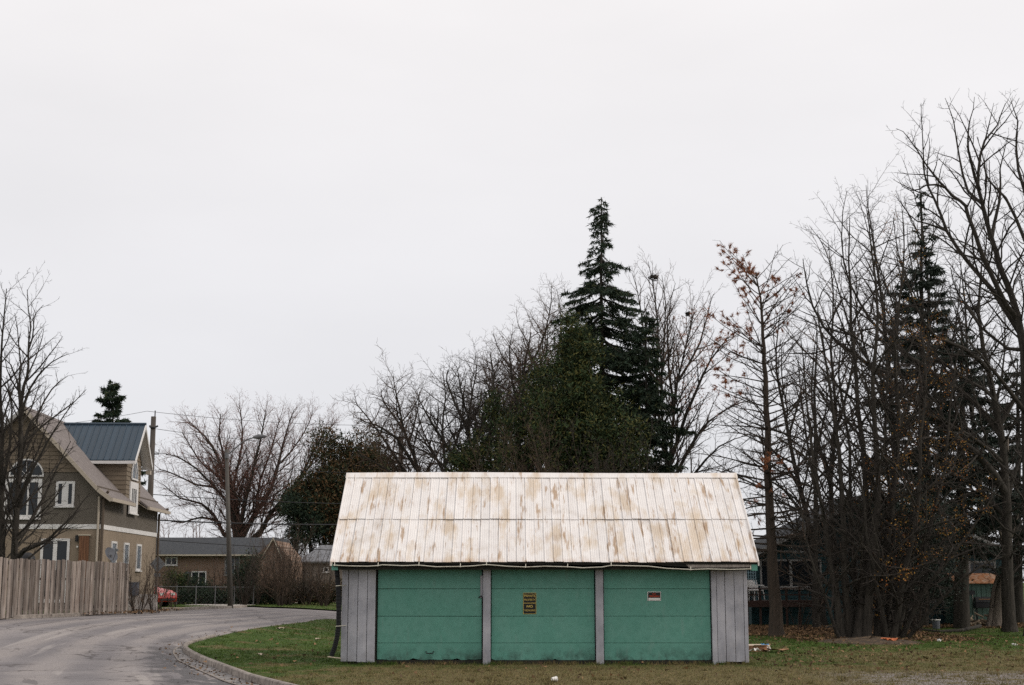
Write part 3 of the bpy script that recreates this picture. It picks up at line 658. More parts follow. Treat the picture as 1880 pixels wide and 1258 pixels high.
mb = MB(go); mb.box((X(1305), FY - .02, 0), (X(1314), FY + .08, 2.30)); gpart(mb, 'door_post', 'greyboard', bevel=.006)
plank(X(690.5), X(693), .02, 2.3, FY + .01, 'dark', .06, 'door_jamb')
mb = MB(go); mb.box((GX0 + .02, FY + .09, 2.13), (GX1 - .02, FY + .16, 2.45)); gpart(mb, 'header', 'green')
mb = MB(go)
mb.box((GX0 + .01, FY + .035, .10), (GX0 + .06, by - .42, 2.3)); mb.box((GX1 - .06, FY + .035, .10), (GX1 - .01, by - .42, 2.3))
for x0 in (GX0 + .01, GX1 - .06): mb.prism([(x0, FY + .04, 2.3), (x0, by - .42, 2.3), (x0, RY1, 4.33)], (.05, 0, 0))
mb.box((GX0 + .06, by - .47, .10), (GX1 - .06, by - .42, 2.3)); gpart(mb, 'side_and_back_wall', 'greyboard')
mb = MB(go); mb.box((GX0 + .02, FY + .06, -.05), (GX1 - .02, FY + .13, .10)); gpart(mb, 'shaded_rotten_sill', 'dark')  # its near-black colour paints in the shaded gap below the doors
mb = MB(go); mb.box((GX0, FY + .13, -.1), (GX1, by - .42, .09)); gpart(mb, 'foundation', 'dark')
# doors
def gdoor(x0, x1, seed, bot=.09):
    r = random.Random(seed)
    d = bpy.data.objects.new('garage_door', None); C.objects.link(d); d.parent = gar; d.location = (0, 0, 0)
    zs = [bot, .485, 1.085, 1.705, 2.22]
    y = FY + .065
    for i in range(4):
        if i == 0:      # ragged rotten lower edge
            n = 26; pts = []
            for k in range(n + 1):
                xx = x0 + (x1 - x0) * k / n; dz = abs(r.gauss(0, .012)) * (1.5 if r.random() < .2 else 1); pts.append((xx, y, zs[0] + dz))
            poly = pts + [(x1, y, zs[1] - .006), (x0, y, zs[1] - .006)]
            vs_ = poly + [(a, b + .035, c) for a, b, c in poly]; m = len(poly)
            fs = [(k, k + 1, m - 1 - 0, ) for k in range(0)]
            vs_, fs = [], []
            for k in range(n + 1):
                xx, _, zz = pts[k]; vs_ += [(xx, y, zz), (xx, y, zs[1] - .006), (xx, y + .035, zs[1] - .006), (xx, y + .035, zz)]
            for k in range(n):
                for q in range(4): fs.append((k * 4 + q, k * 4 + (q + 1) % 4, k * 4 + 4 + (q + 1) % 4, k * 4 + 4 + q))
            fs += [(0, 1, 2, 3), tuple(n * 4 + q for q in range(4))]
            MB(go).add(vs_, fs).build('door_section', M['green'], d)
        else:
            dy = r.uniform(-.004, .004)
            mb = MB(go); mb.prism([(x0, y + dy, zs[i]), (x1, y + dy, zs[i]), (x1, y + dy, zs[i + 1] - .008 + r.uniform(-.003, .002)), (x0, y + dy, zs[i + 1] - .008 + r.uniform(-.003, .002))], (0, .035, 0))
            mb.build('door_section', M['green'], d, bevel=.003)
    MB(go).box((x0 + .01, y + .04, zs[0] + .03), (x1 - .01, y + .05, 2.24)).build('door_backing', M['dark'], d)
    return d
d1 = gdoor(X(694), X(884.5), 1, .10); d2 = gdoor(X(902.5), X(1091), 2, .085); d3 = gdoor(X(1108.5), X(1303), 3, .085)
hx, hz = P(789, 1198, FY + .06)[0], P(789, 1198, FY + .06)[2]
hy = FY + .065
MB(go).tube([(hx - .085, hy, hz + .02), (hx - .085, hy - .05, hz + .02), (hx - .07, hy - .06, hz - .02), (hx + .07, hy - .06, hz - .02), (hx + .085, hy - .05, hz + .02), (hx + .085, hy, hz + .02)], .012, 6).build('handle', M['black'], d1)
MB(go).box((X(882), FY + .035, 1.50), (X(886.5), FY + .064, 2.0)).build('lock_bar', M['greyboard'], d1)
MB(go).tube([(X(879), FY + .05, 1.50), (X(883), FY + .03, 1.54), (X(887), FY + .03, 1.49)], .014, 6).build('hasp', M['black'], d1)
# black drain pipe at the left corner
px = [(618, 1041), (620, 1060), (622, 1090), (622.5, 1120), (622, 1150), (619, 1172), (615, 1188), (609, 1204)]
pts = [P(a, b, 32.95) for a, b in px]; pts = [(a, 32.9, c) for a, _, c in pts]
fine = []
for i in range(len(pts) - 1):
    for s in range(9): fine.append(tuple(pts[i][c] + (pts[i + 1][c] - pts[i][c]) * s / 9 for c in range(3)))
fine.append(pts[-1])
pipe = MB(go).tube(fine, [.058 if k % 2 else .054 for k in range(len(fine))], 12).build('drain_pipe', M['hose'], gar, smooth=False)
for py in (1076, 1150):
    q = P(622, py, 32.9); MB(go).tube([(q[0] - .066, 32.85, q[2]), (q[0] + .02, 32.83, q[2] + .008), (q[0] + .14, FY - .005, q[2] + .015)], .009, 5).build('pipe_strap', M['lip'], pipe)
q = P(604, 1203, 32.9); MB().tube([(q[0] - .02, 32.82, .19), (q[0] + .26, 32.95, .15)], .012, 5).build('stick', M['card2'], label='pale thin stick lying by the foot of the black drain pipe', cat='stick')
# grass and weeds grown up against the garage foot
rw = np.random.RandomState(77); n_ = 5200; wx_ = rw.uniform(-4.0, 5.5, n_); wx_ = wx_[rw.rand(n_) < .25 + .75 * (np.sin(wx_ * 3.1) * np.sin(wx_ * 7.7 + 1) > .1)]; wy_ = FY - .02 - np.abs(rw.normal(size=len(wx_))) * .10
WB = np.stack([wx_, wy_, np.full(len(wx_), .0)], 1); WD = rw.normal(size=WB.shape) * .4; WD[:, 2] = 1
tag(link('weeds', leaf_mesh('weeds', WB, WD, rw.uniform(.04, .13, len(WB)), .012, M['blade'], rw, (0, 0, 0))), 'grass and weeds growing up against the foot of the garage', 'grass', kind='stuff')
# signs on the doors
def lettering(txt, parent, x, z, w, h, m, y, bold=.0):
    cu = bpy.data.curves.new('lettering', 'FONT'); cu.body = txt; cu.size = 1; cu.align_x = 'CENTER'; cu.align_y = 'CENTER'; cu.extrude = .002; cu.offset = bold; cu.materials.append(M[m]); cu.resolution_u = 3
    o = bpy.data.objects.new('lettering', cu); C.objects.link(o); bpy.context.view_layer.update()
    dx, dy = o.dimensions.x, o.dimensions.y
    me = bpy.data.meshes.new_from_object(o); bpy.data.objects.remove(o); me.name = 'lettering'; o = link('lettering', me); o.parent = parent; o.location = (x, y, z); o.rotation_euler = (math.pi / 2, 0, 0); o.scale = (w / dx, h / dy, 1)
    return o
def sign(label, x0, x1, z0, z1, rim, rmat, bmat):
    y = FY + .058; s = thing('sign', label, 'sign', ((x0 + x1) / 2, y, z0))
    MB().box((-(x1 - x0) / 2, -.006, 0), ((x1 - x0) / 2, 0, z1 - z0)).build('sign_rim', M[rmat], s)
    MB().box((-(x1 - x0) / 2 + rim, -.0085, rim), ((x1 - x0) / 2 - rim, -.006, z1 - z0 - rim)).build('sign_face', M[bmat], s); return s
x0, _, z1 = P(960.5, 1088.5, FY); x1, _, z0 = P(984.5, 1127.5, FY)
s1 = sign('black upright sign with yellow lettering reading PRIVATE PROPERTY on the middle door', x0, x1, z0, z1, .009, 'sign_yellow', 'sign_black')
w, h = x1 - x0, z1 - z0
lettering('PRIVATE', s1, 0, h * .85, w * .84, h * .115, 'sign_yellow', -.010, .012)
lettering('PROPERTY', s1, 0, h * .665, w * .84, h * .09, 'sign_yellow', -.010, .008)
lettering('NO', s1, 0, h * .355, w * .48, h * .12, 'sign_yellow', -.010, .02)
lettering('TRESPASSING', s1, 0, h * .165, w * .84, h * .09, 'sign_yellow', -.010, .004)
MB().box((-w / 2 + .012, -.0105, h * .50), (w / 2 - .012, -.0085, h * .525)).build('divider', M['sign_yellow'], s1)
x0, _, z1 = P(1189, 1086.5, FY); x1, _, z0 = P(1214, 1103, FY)
s2 = sign('small wide black sign with red letters and a white strip on the right door', x0, x1, z0, z1, .012, 'paper', 'sign_black')
w, h = x1 - x0, z1 - z0
lettering('NO', s2, 0, h * .74, w * .26, h * .17, 'sign_red', -.010, .02)
lettering('TRESPASSING', s2, 0, h * .48, w * .80, h * .20, 'sign_red', -.010, .02)
MB().box((-w / 2 + .022, -.0105, h * .08), (w / 2 - .022, -.0085, h * .30)).build('white_strip', M['paper'], s2)

# ------------------------------------------------------------------ two-storey house on the left
HY = 59.0; hx0 = -16.93
house = thing('house', 'tan two-storey house with steep brown roof, white window frames and a navy metal dormer roof', 'house', (hx0, HY, .70), R(2.1))
hb = lambda mb, name, m, par=None, **k: mb.build(name, M[m], par or house, **k)
HW, HL, HR = 6.62, 11.0, 8.86 - .70       # width, length, ridge height
EW = 5.42 - .70; BAND = 4.10 - .70 - .09
hb(MB().box((-HW, 0, -.3), (0, HL, BAND)), 'lower_wall', 'stucco_lo')
mb = MB(); mb.prism([(-HW, 0.0, BAND), (0, 0.0, BAND), (0, 0.0, EW), (-HW / 2, 0.0, HR), (-HW, 0.0, EW)], (0, HL, 0)); hb(mb, 'upper_wall', 'stucco_hi')
mb = MB(); mb.box((-HW - .03, -.035, BAND - .02), (.03, -.002, BAND + .17)); mb.box((.002, -.035, BAND - .02), (.035, HL, BAND + .17)); hb(mb, 'band_course', 'white')
mb = MB(); mb.box((.002, 0, -.3), (.03, HL, .55)); mb.box((-HW, -.03, -.3), (.03, -.002, .55)); hb(mb, 'foundation', 'concrete')
# lapped siding boards in the gable, one part each
slope = (HR - EW) / (HW / 2); z = 5.62
while z < HR - .12:
    hw0 = (HR - z) / slope - .02; hw1 = (HR - min(z + .17, HR - .02)) / slope - .02
    vs_ = [(-HW / 2 - hw0, -.045, z), (-HW / 2 + hw0, -.045, z), (-HW / 2 + hw1, -.012, z + .175), (-HW / 2 - hw1, -.012, z + .175)]
    hb(MB().prism(vs_, (0, .02, 0)), 'siding_board', 'siding'); z += .175
# roof slopes with a flared foot
OV = .42
def roof_side(sgn):
    def q(x, z): return (-HW / 2 + sgn * x, z)
    top = q(0, HR + .16); k0x = HW / 2 - .12; k0 = q(k0x, HR + .16 - slope * k0x); k1 = q(HW / 2 + .45, k0[1] - .43)
    mb = MB()
    for a, b in ((top, k0), (k0, k1)):
        mb.prism([(a[0], -OV, a[1]), (b[0], -OV, b[1]), (b[0], HL + OV, b[1]), (a[0], HL + OV, a[1])], (0, 0, -.11))
    return mb, top, k0, k1
for sgn in (1, -1):
    mb, top, k0, k1 = roof_side(sgn)
    if sgn < 0: hb(mb, 'roof', 'shingle_house')
    else:
        for ya, yb in ((-OV, 3.78), (6.62, HL + OV)):
            mb = MB()
            for a, b in ((top, k0), (k0, k1)): mb.prism([(a[0], ya, a[1]), (b[0], ya, b[1]), (b[0], yb, b[1]), (a[0], yb, a[1])], (0, 0, -.11))
            hb(mb, 'roof', 'shingle_house')
        b = (-2.3, HR + .16 - slope * (HW / 2 - 2.3)); hb(MB().prism([(top[0], 3.781, top[1]), (b[0], 3.781, b[1]), (b[0], 6.619, b[1]), (top[0], 6.619, top[1])], (0, 0, -.11)), 'roof', 'shingle_house')
    mb = MB()
    for a, b in ((top, k0), (k0, k1)): mb.prism([(a[0], -OV - .03, a[1] + .012), (b[0], -OV - .03, b[1] + .012), (b[0], -OV - .03, b[1] - .20), (a[0], -OV - .03, a[1] - .20)], (0, .028, 0))
    hb(mb, 'rake_board', 'trimgrey' if sgn < 0 else 'tanmetal')
    for ya, yb in (((-OV, HL + OV),) if sgn < 0 else ((-OV, 3.78), (6.62, HL + OV))):
        mb = MB(); mb.box((min(k1[0], k1[0] + sgn * .1), ya - .03, k1[1] - .17), (max(k1[0], k1[0] + sgn * .1), yb, k1[1] - .03)); hb(mb, 'gutter', 'tanmetal')
        mb = MB(); mb.prism([(-HW / 2 + sgn * HW / 2, ya, EW - .02), (k1[0], ya, k1[1] - .17), (k1[0], yb, k1[1] - .17), (-HW / 2 + sgn * HW / 2, yb, EW - .02)], (0, 0, .03)); hb(mb, 'soffit', 'tanmetal')
mb = MB(); mb.prism([(-HW / 2 - .16, -OV - .02, HR + .02), (-HW / 2, -OV - .02, HR + .19), (-HW / 2 + .16, -OV - .02, HR + .02)], (0, HL + 2 * OV, 0)); hb(mb, 'ridge_cap', 'shingle_house')
zf = HR + .16 - slope * (HW / 2 - .12)
for a, b in ((-OV, 3.6), (6.9, HL + OV)): hb(MB().box((-.16, a, zf - .03), (-.08, b, zf + .035)), 'roof_flashing', 'brownmetal')
# windows on a wall facing -y (front) or +x (side)
def window(par, face, a0, a1, z0, z1, fr=.10, cols=2, rows=1, mull=.05, name='window', surround=0, glass='glass', frm='white', depth=.05, pr=.03):
    fl = (lambda a, d, z: (a, -d, z)) if face == 'f' else (lambda a, d, z: (d, a, z))
    w = bpy.data.objects.new(name, None); C.objects.link(w); w.parent = par
    def bx(x0, x1, zz0, zz1, d0, d1):
        p, q = fl(x0, d0, zz0), fl(x1, d1, zz1); return tuple(min(i, j) for i, j in zip(p, q)), tuple(max(i, j) for i, j in zip(p, q))
    mb = MB(); s = surround
    for r_ in ((a0 - s, a0 + fr, z0 - s, z1 + s), (a1 - fr, a1 + s, z0 - s, z1 + s), (a0 + fr, a1 - fr, z0 - s, z0 + fr), (a0 + fr, a1 - fr, z1 - fr, z1 + s)): mb.box(*bx(*r_, -.01, depth))
    iw = (a1 - a0 - 2 * fr)
    for k in range(1, cols): c = a0 + fr + iw * k / cols; mb.box(*bx(c - mull / 2, c + mull / 2, z0 + fr, z1 - fr, -.01, depth - .008))
    for k in range(1, rows): c = z0 + fr + (z1 - z0 - 2 * fr) * k / rows; mb.box(*bx(a0 + fr, a1 - fr, c - mull / 4, c + mull / 4, -.01, depth - .016))
    mb.build('frame', M[frm], w)
    for k in range(cols):
        c0, c1 = a0 + fr + iw * k / cols + (mull / 2 if k else 0), a0 + fr + iw * (k + 1) / cols - (mull / 2 if k < cols - 1 else 0)
        MB().box(*bx(c0, c1, z0 + fr, z1 - fr, .004, .012)).build('pane', M[glass], w)
    mb = MB(); mb.box(*bx(a0 - s - .04, a1 + s + .04, z0 - s - .05, z0 - s, 0, depth + .05)); mb.build('sill', M[frm], w)
    return w
def arch_window(par, face, c, w, z0, h, glass='glass', spokes=3, fw=.07):
    fl = (lambda a, d, z: (a, -d, z)) if face == 'f' else (lambda a, d, z: (d, a, z))
    o = bpy.data.objects.new('arched_window', None); C.objects.link(o); o.parent = par; n = 16
    pin = [(c + math.cos(math.pi * k / n) * (w / 2), z0 + math.sin(math.pi * k / n) * h) for k in range(n + 1)]
    pout = [(c + math.cos(math.pi * k / n) * (w / 2 + fw), z0 + math.sin(math.pi * k / n) * (h + fw)) for k in range(n + 1)]
    d = tuple(np.subtract(fl(0, .012, 0), fl(0, .055, 0)))
    mb = MB()
    for k in range(n): mb.prism([fl(pin[k][0], .055, pin[k][1]), fl(pout[k][0], .055, pout[k][1]), fl(pout[k + 1][0], .055, pout[k + 1][1]), fl(pin[k + 1][0], .055, pin[k + 1][1])], d)
    mb.prism([fl(c - w / 2 - fw, .07, z0 - fw), fl(c + w / 2 + fw, .07, z0 - fw), fl(c + w / 2 + fw, .07, z0), fl(c - w / 2 - fw, .07, z0)], d)
    for k in range(spokes):
        a = math.pi * (k + 1) / (spokes + 1); mb.tube([fl(c, .066, z0), fl(c + math.cos(a) * w / 2, .066, z0 + math.sin(a) * h)], .012, 4)
    mb.build('frame', M['white'], o)
    MB().prism([fl(a, .054, b) for a, b in pin], d).build('pane', M[glass], o)
    return o
lx = lambda px, py=900: P(px, py, HY)[0] - hx0
lz = lambda py: P(100, py, HY)[2] - .70
arch_window(house, 'f', lx(49), 1.30, lz(873), .62, fw=.06)
window(house, 'f', lx(14), lx(76), lz(950), lz(882), .09, 3, 1, .07, surround=.05)
window(house, 'f', lx(104), lx(138), lz(930), lz(884), .10, 2, 1, .26, surround=.0)
window(house, 'f', lx(82), lx(134), .35, lz(989), .10, 2, 1, .16, name='patio_door')
mb = MB(); mb.box((lx(152), -.12, .3), (lx(169), -.04, lz(984))); pn = hb(mb, 'wooden_shutter', 'redwood')
hb(MB().box((lx(150), -.14, lz(983.5)), (lx(172), -.03, lz(981.5))), 'shutter_top', 'cream', pn)
for k in range(4): hb(MB().box((lx(152 + k * 4.25) + .004, -.135, .32), (lx(156.25 + k * 4.25) - .006, -.12, lz(984.5))), 'shutter_board', 'redwood', pn)
hb(MB().box((lx(144.5), -.12, lz(993)), (lx(149), -.04, lz(983))), 'wall_lantern', 'black'); hb(MB().box((lx(147), -.10, lz(1005.5)), (lx(150), -.04, lz(1002.5))), 'porch_bulb', 'paper')
hb(MB().box((lx(144), -.09, lz(994.5)), (lx(149.5), -.036, lz(993.2))), 'lantern_shelf', 'black')
hb(MB().tube([(.08, -.05, .2), (.08, -.05, EW - .25), (.16, -.12, EW - .05), (.30, -.2, EW + .12)], .055, 8), 'downspout', 'brownmetal')
hb(MB().tube([(-.10, -.07, .2), (-.10, -.07, EW - .1)], .05, 8), 'downspout', 'tanmetal')
hb(MB().tube([(.09, HL - .06, .2), (.09, HL - .06, EW - .35), (.22, HL + .0, EW - .15), (.5, HL + .1, EW - .06)], .06, 8), 'downspout', 'brownmetal')
for y0 in (1.85, 4.15, 6.65): window(house, 's', y0, y0 + .95, 1.65, 2.85, .09, 1, 1, glass='glass_pale')
# dormer, flush with the side wall, gable towards the street
dc, dw, dh, DE, DRZ = 5.2, 1.40, 1.74, 7.08 - .70, 8.84 - .70
hb(MB().prism([(-3.0, dc - dw, EW - .1), (-3.0, dc + dw, EW - .1), (-3.0, dc + dw, DE + .1), (-3.0, dc, DE + .1 + dw * 1.01), (-3.0, dc - dw, DE + .1)], (3.06, 0, 0)), 'dormer_wall', 'siding')
z = EW + .05
while z < DRZ - .25:
    hw = dw + .02 if z < DE + .1 else (DRZ - z) / 1.01 - .1
    hw1 = dw + .02 if z + .2 < DE + .1 else (DRZ - z - .2) / 1.01 - .1
    if hw1 > .05: hb(MB().prism([(.095, dc - hw, z), (.095, dc + hw, z), (.068, dc + hw1, z + .2), (.068, dc - hw1, z + .2)], (-.02, 0, 0)), 'siding_board', 'siding')
    if z < DE - .1: hb(MB().prism([(.07, dc - dw - .035, z), (-1.9, dc - dw - .035, z), (-1.9, dc - dw - .008, z + .2), (.07, dc - dw - .008, z + .2)], (0, .02, 0)), 'siding_board', 'siding')
    z += .2
arch_window(house, 's', dc, 0, 0, 0) if False else None
dorm_face = bpy.data.objects.new('dormer_windows', None); C.objects.link(dorm_face); dorm_face.parent = house; dorm_face.location = (.09, 0, 0)
def on_dormer(fn):
    w = fn(house); w.location = (.09, 0, 0); return w
bpy.data.objects.remove(dorm_face)
on_dormer(lambda h: arch_window(h, 's', dc, 1.05, 6.42 - .70, .80, 'glass_pale', 2))
on_dormer(lambda h: window(h, 's', dc - .62, dc + .62, 5.02 - .70, 6.10 - .70, .14, 3, 1, .07, surround=.16))
# dormer roof: standing-seam sheets, one part each
nseam = 13; xa, xb = .52, -3.15
for side in (-1, 1):
    for k in range(nseam):
        u0, u1 = xa + (xb - xa) * k / nseam, xa + (xb - xa) * (k + 1) / nseam
        e = (dc + side * dh, DE + .02); t = (dc, DRZ)
        g = .006
        o = hb(MB().prism([(u0 - g, e[0], e[1]), (u1 + g, e[0], e[1]), (u1 + g, t[0], t[1]), (u0 - g, t[0], t[1])], (0, 0, .035)), 'roof_sheet', 'navy_roof')
        hb(MB().prism([(u1 - .018, e[0], e[1] + .03), (u1 + .018, e[0], e[1] + .03), (u1 + .018, t[0], t[1] + .03), (u1 - .018, t[0], t[1] + .03)], (0, 0, .045)), 'seam', 'navy_roof', o)
hb(MB().tube([(xa + .02, dc, DRZ + .05), (xb, dc, DRZ + .05)], .07, 6), 'dormer_ridge', 'navy_roof')
for side in (-1, 1):
    e = (dc + side * (dh + .01), DE)
    hb(MB().prism([(xa + .02, e[0], e[1] + .05), (xa + .02, dc, DRZ + .05), (xa + .02, dc, DRZ - .16), (xa + .02, e[0], e[1] - .15)], (-.035, 0, 0)), 'dormer_barge_board', 'white')
    hb(MB().prism([(xa - .02, e[0], e[1] - .03), (xa - .02, dc, DRZ - .03), (.06, dc, DRZ - .03), (.06, e[0], e[1] - .03)], (0, 0, .02)), 'dormer_soffit', 'white')
    hb(MB().box((xb + .9, min(e[0], e[0] + side * .08), e[1] - .13), (xa, max(e[0], e[0] + side * .08), e[1] + .0)), 'dormer_gutter', 'white')
hb(MB().prism([(.3, dc + dw, 7.0 - .7 - .1), (.3, dc + dw + .28, 7.0 - .7 - .1), (.3, dc + dw + .28, 7.0 - .7 - .28), (.3, dc + dw, 7.0 - .7 - .28)], (.2, 0, 0)), 'dormer_return', 'tanmetal')
hb(MB().box((-2.2, HL - 1.2, EW + 1.1), (-1.6, HL - .6, EW + 1.9)), 'chimney', 'concrete')
# wing further left (dark roof at the edge of the frame)
wing = thing('house', 'house wing at the far left edge with a dark metal roof behind the bare tree', 'house', (hx0 - HW - 5.0, HY + 3.0, .7), R(2.1))
MB().box((0, 0, -.3), (4.9, 7, 4.6)).build('wall', M['stucco_hi'], wing)
MB().prism([(-.4, -.4, 4.5), (-.4, 7.4, 4.5), (-.4, 3.5, 7.75)], (5.4, 0, 0)).build('roof', M['navy_roof'], wing)

# ------------------------------------------------------------------ board fence
fa, fb = P(-60, 1131, 46.6), P(236, 1117, 55.0)
fa = (fa[0], fa[1]); fb = (fb[0], fb[1]); fd = Vector((fb[0] - fa[0], fb[1] - fa[1])); FL = fd.length; fd /= FL; fn = Vector((-fd.y, fd.x)); fang = math.atan2(fd.y, fd.x)
fz = gz(*fb)
fence = thing('board_fence', 'long weathered grey-brown board fence in front of the tan house', 'fence', (fa[0], fa[1], 0), fang)
rg = random.Random(8); bw = .142; nb = int(FL / bw)
fmeshes = [MB().box((.004, -.01, 0), (bw - .005, .012, 1)).mesh('fence_board', M['fence'], bevel=.004) for _ in range(3)]
for i in range(nb):
    x, y = fa[0] + fd.x * i * bw, fa[1] + fd.y * i * bw; t = i / nb
    zt = P(0, 1025, 48)[2] * (1 - t) + P(235, 1034, 55)[2] * t if False else None
    o = link('fence_board', fmeshes[i % 3], fence); zb = gz(x, y) + .04 + rg.uniform(-.01, .02)
    top = P(-60 + 296 * t, 1023 + 11.0 * t, y)[2] + rg.uniform(-.018, .018) + .02 * math.sin(i * .8)
    o.location = (i * bw, -.024 * (i % 2) + rg.uniform(-.003, .003), zb); o.scale = (rg.uniform(.93, 1.0), 1, top - zb); o.rotation_euler = (0, rg.uniform(-.006, .006), 0)
zc = gz(*fb)
for h in (.35, 1.35):
    MB().prism([(0, .02, gz(*fa) + h), (0, .06, gz(*fa) + h), (0, .06, gz(*fa) + h + .09), (0, .02, gz(*fa) + h + .09)], (FL, 0, 0)).build('rail', M['oldwood'], fence)
for k in range(5):
    x = FL * k / 4 - .05; MB().box((x, .06, gz(*fa) - .2), (x + .09, .15, gz(*fa) + 1.72)).build('fence_post', M['oldwood'], fence)

# ------------------------------------------------------------------ bits round the house
b = P(205, 1030, 56.3); dish = thing('satellite_dish', 'grey satellite dish on a short mast behind the fence by the house corner', 'satellite dish', gp(b[0] + .0, 56.3))
dc_ = P(204, 1018, 56.3); off = dish.location
n1, n2 = 14, 4; vs_, fs = [], []
ax = Vector((.75, -.45, .48)).normalized(); u = ax.cross(Vector((0, 0, 1))).normalized(); v = ax.cross(u)
for j in range(n2 + 1):
    r = .31 * j / n2
    for k in range(n1): a = 2 * math.pi * k / n1; q = Vector(dc_) + (u * math.cos(a) + v * math.sin(a)) * r + ax * (.10 * (j / n2) ** 2 - .08); vs_.append(tuple(q))
for j in range(n2):
    for k in range(n1): fs.append((j * n1 + k, j * n1 + (k + 1) % n1, (j + 1) * n1 + (k + 1) % n1, (j + 1) * n1 + k))
M['dishm'] = mat('dish_grey', (.10, .105, .12), .6)
MB(off).add(vs_, fs).build('reflector', M['dishm'], dish, smooth=True)
q = Vector(dc_) + ax * .34; MB(off).tube([tuple(Vector(dc_) + v * .25), tuple(q)], .014, 5).build('feed_arm', M['grey_metal'], dish)
MB(off).box(tuple(q - Vector((.05, .05, .05))), tuple(q + Vector((.05, .05, .05)))).build('feed_horn', M['grey_metal'], dish)
MB(off).tube([(dc_[0], 56.32, off[2] - .1), (dc_[0], 56.32, dc_[2])], .03, 8).build('mast', M['grey_metal'], dish)
g_ = P(51, 1019, 54.5); kg = thing('kettle_grill', 'dark rounded grill lid showing just above the board fence', 'grill', gp(g_[0], 54.5)); off = kg.location
zt = P(51, 1014, 54.5)[2]
vs_, fs = [], []
for j in range(5):
    a = math.pi / 2 * j / 4
    for k in range(14): t = 2 * math.pi * k / 14; vs_.append((g_[0] + math.cos(t) * .29 * math.cos(a), 54.5 + math.sin(t) * .29 * math.cos(a), zt - .26 + .26 * math.sin(a)))
for j in range(4):
    for k in range(14): fs.append((j * 14 + k, j * 14 + (k + 1) % 14, j * 14 + 14 + (k + 1) % 14, j * 14 + 14 + k))
MB(off).add(vs_, fs).build('lid', M['black'], kg, smooth=True)
MB(off).tube([(g_[0], 54.5, zt - .27), (g_[0], 54.5, zt - .42), (g_[0], 54.5, zt - .5)], [.29, .25, .12], 14).build('bowl', M['black'], kg)
for k in range(3): a = 2.1 * k; MB(off).tube([(g_[0] + .12 * math.cos(a), 54.5 + .12 * math.sin(a), zt - .48), (g_[0] + .3 * math.cos(a), 54.5 + .3 * math.sin(a), off[2])], .015, 5).build('leg', M['black'], kg)
# utility cabinet beside the fence end
ub = P(246, 1083, 56.2); cab = thing('utility_box', 'dark utility box on a post at the right end of the board fence', 'utility box', gp(ub[0], 56.2)); off = cab.location
MB(off).box((ub[0] - .19, 56.05, P(0, 1094, 56)[2]), (ub[0] + .17, 56.35, P(0, 1070, 56)[2])).build('case', M['dishm'], cab, bevel=.015)
MB(off).box((ub[0] - .21, 56.03, P(0, 1070, 56)[2] + .004), (ub[0] + .19, 56.37, P(0, 1068.5, 56)[2])).build('lid', M['grey_metal'], cab)
MB(off).box((ub[0] - .05, 56.12, off[2] - .1), (ub[0] + .05, 56.26, P(0, 1094, 56)[2])).build('post', M['oldwood'], cab)
wl = P(268, 1100, 58.5); MB().box((P(236, 1100, 57.2)[0], 57.2, gz(wl[0], 57.2) - .1), (P(287, 1100, 57.2)[0], 57.42, P(0, 1091, 57.2)[2])).build('low_wall', M['walk'], label='low pale concrete wall behind the two bare bushes by the fence end', cat='wall')
# warning sign seen from the back
wx = P(290, 1036, 58.0); ws = thing('road_sign', 'diamond road sign seen from its grey back on a thin post', 'road sign', gp(wx[0], 58.0)); off = ws.location
h = .33
MB(off).prism([(wx[0] - h, 58.0, wx[2]), (wx[0], 57.94, wx[2] - h), (wx[0] + h, 58.0 - .12, wx[2]), (wx[0], 57.94, wx[2] + h)], (.004, .006, 0)).build('sign_plate', M['grey_metal'], ws)
MB(off).prism([(wx[0] - .13, 57.95, wx[2] - .50), (wx[0] + .13, 57.95, wx[2] - .50), (wx[0] + .13, 57.95, wx[2] - .36), (wx[0] - .13, 57.95, wx[2] - .36)], (0, .006, 0)).build('tab_plate', M['grey_metal'], ws)
MB(off).box((wx[0] - .025, 57.90, off[2] - .2), (wx[0] + .025, 57.935, wx[2] + .3)).build('post', M['pole_conc'], ws)
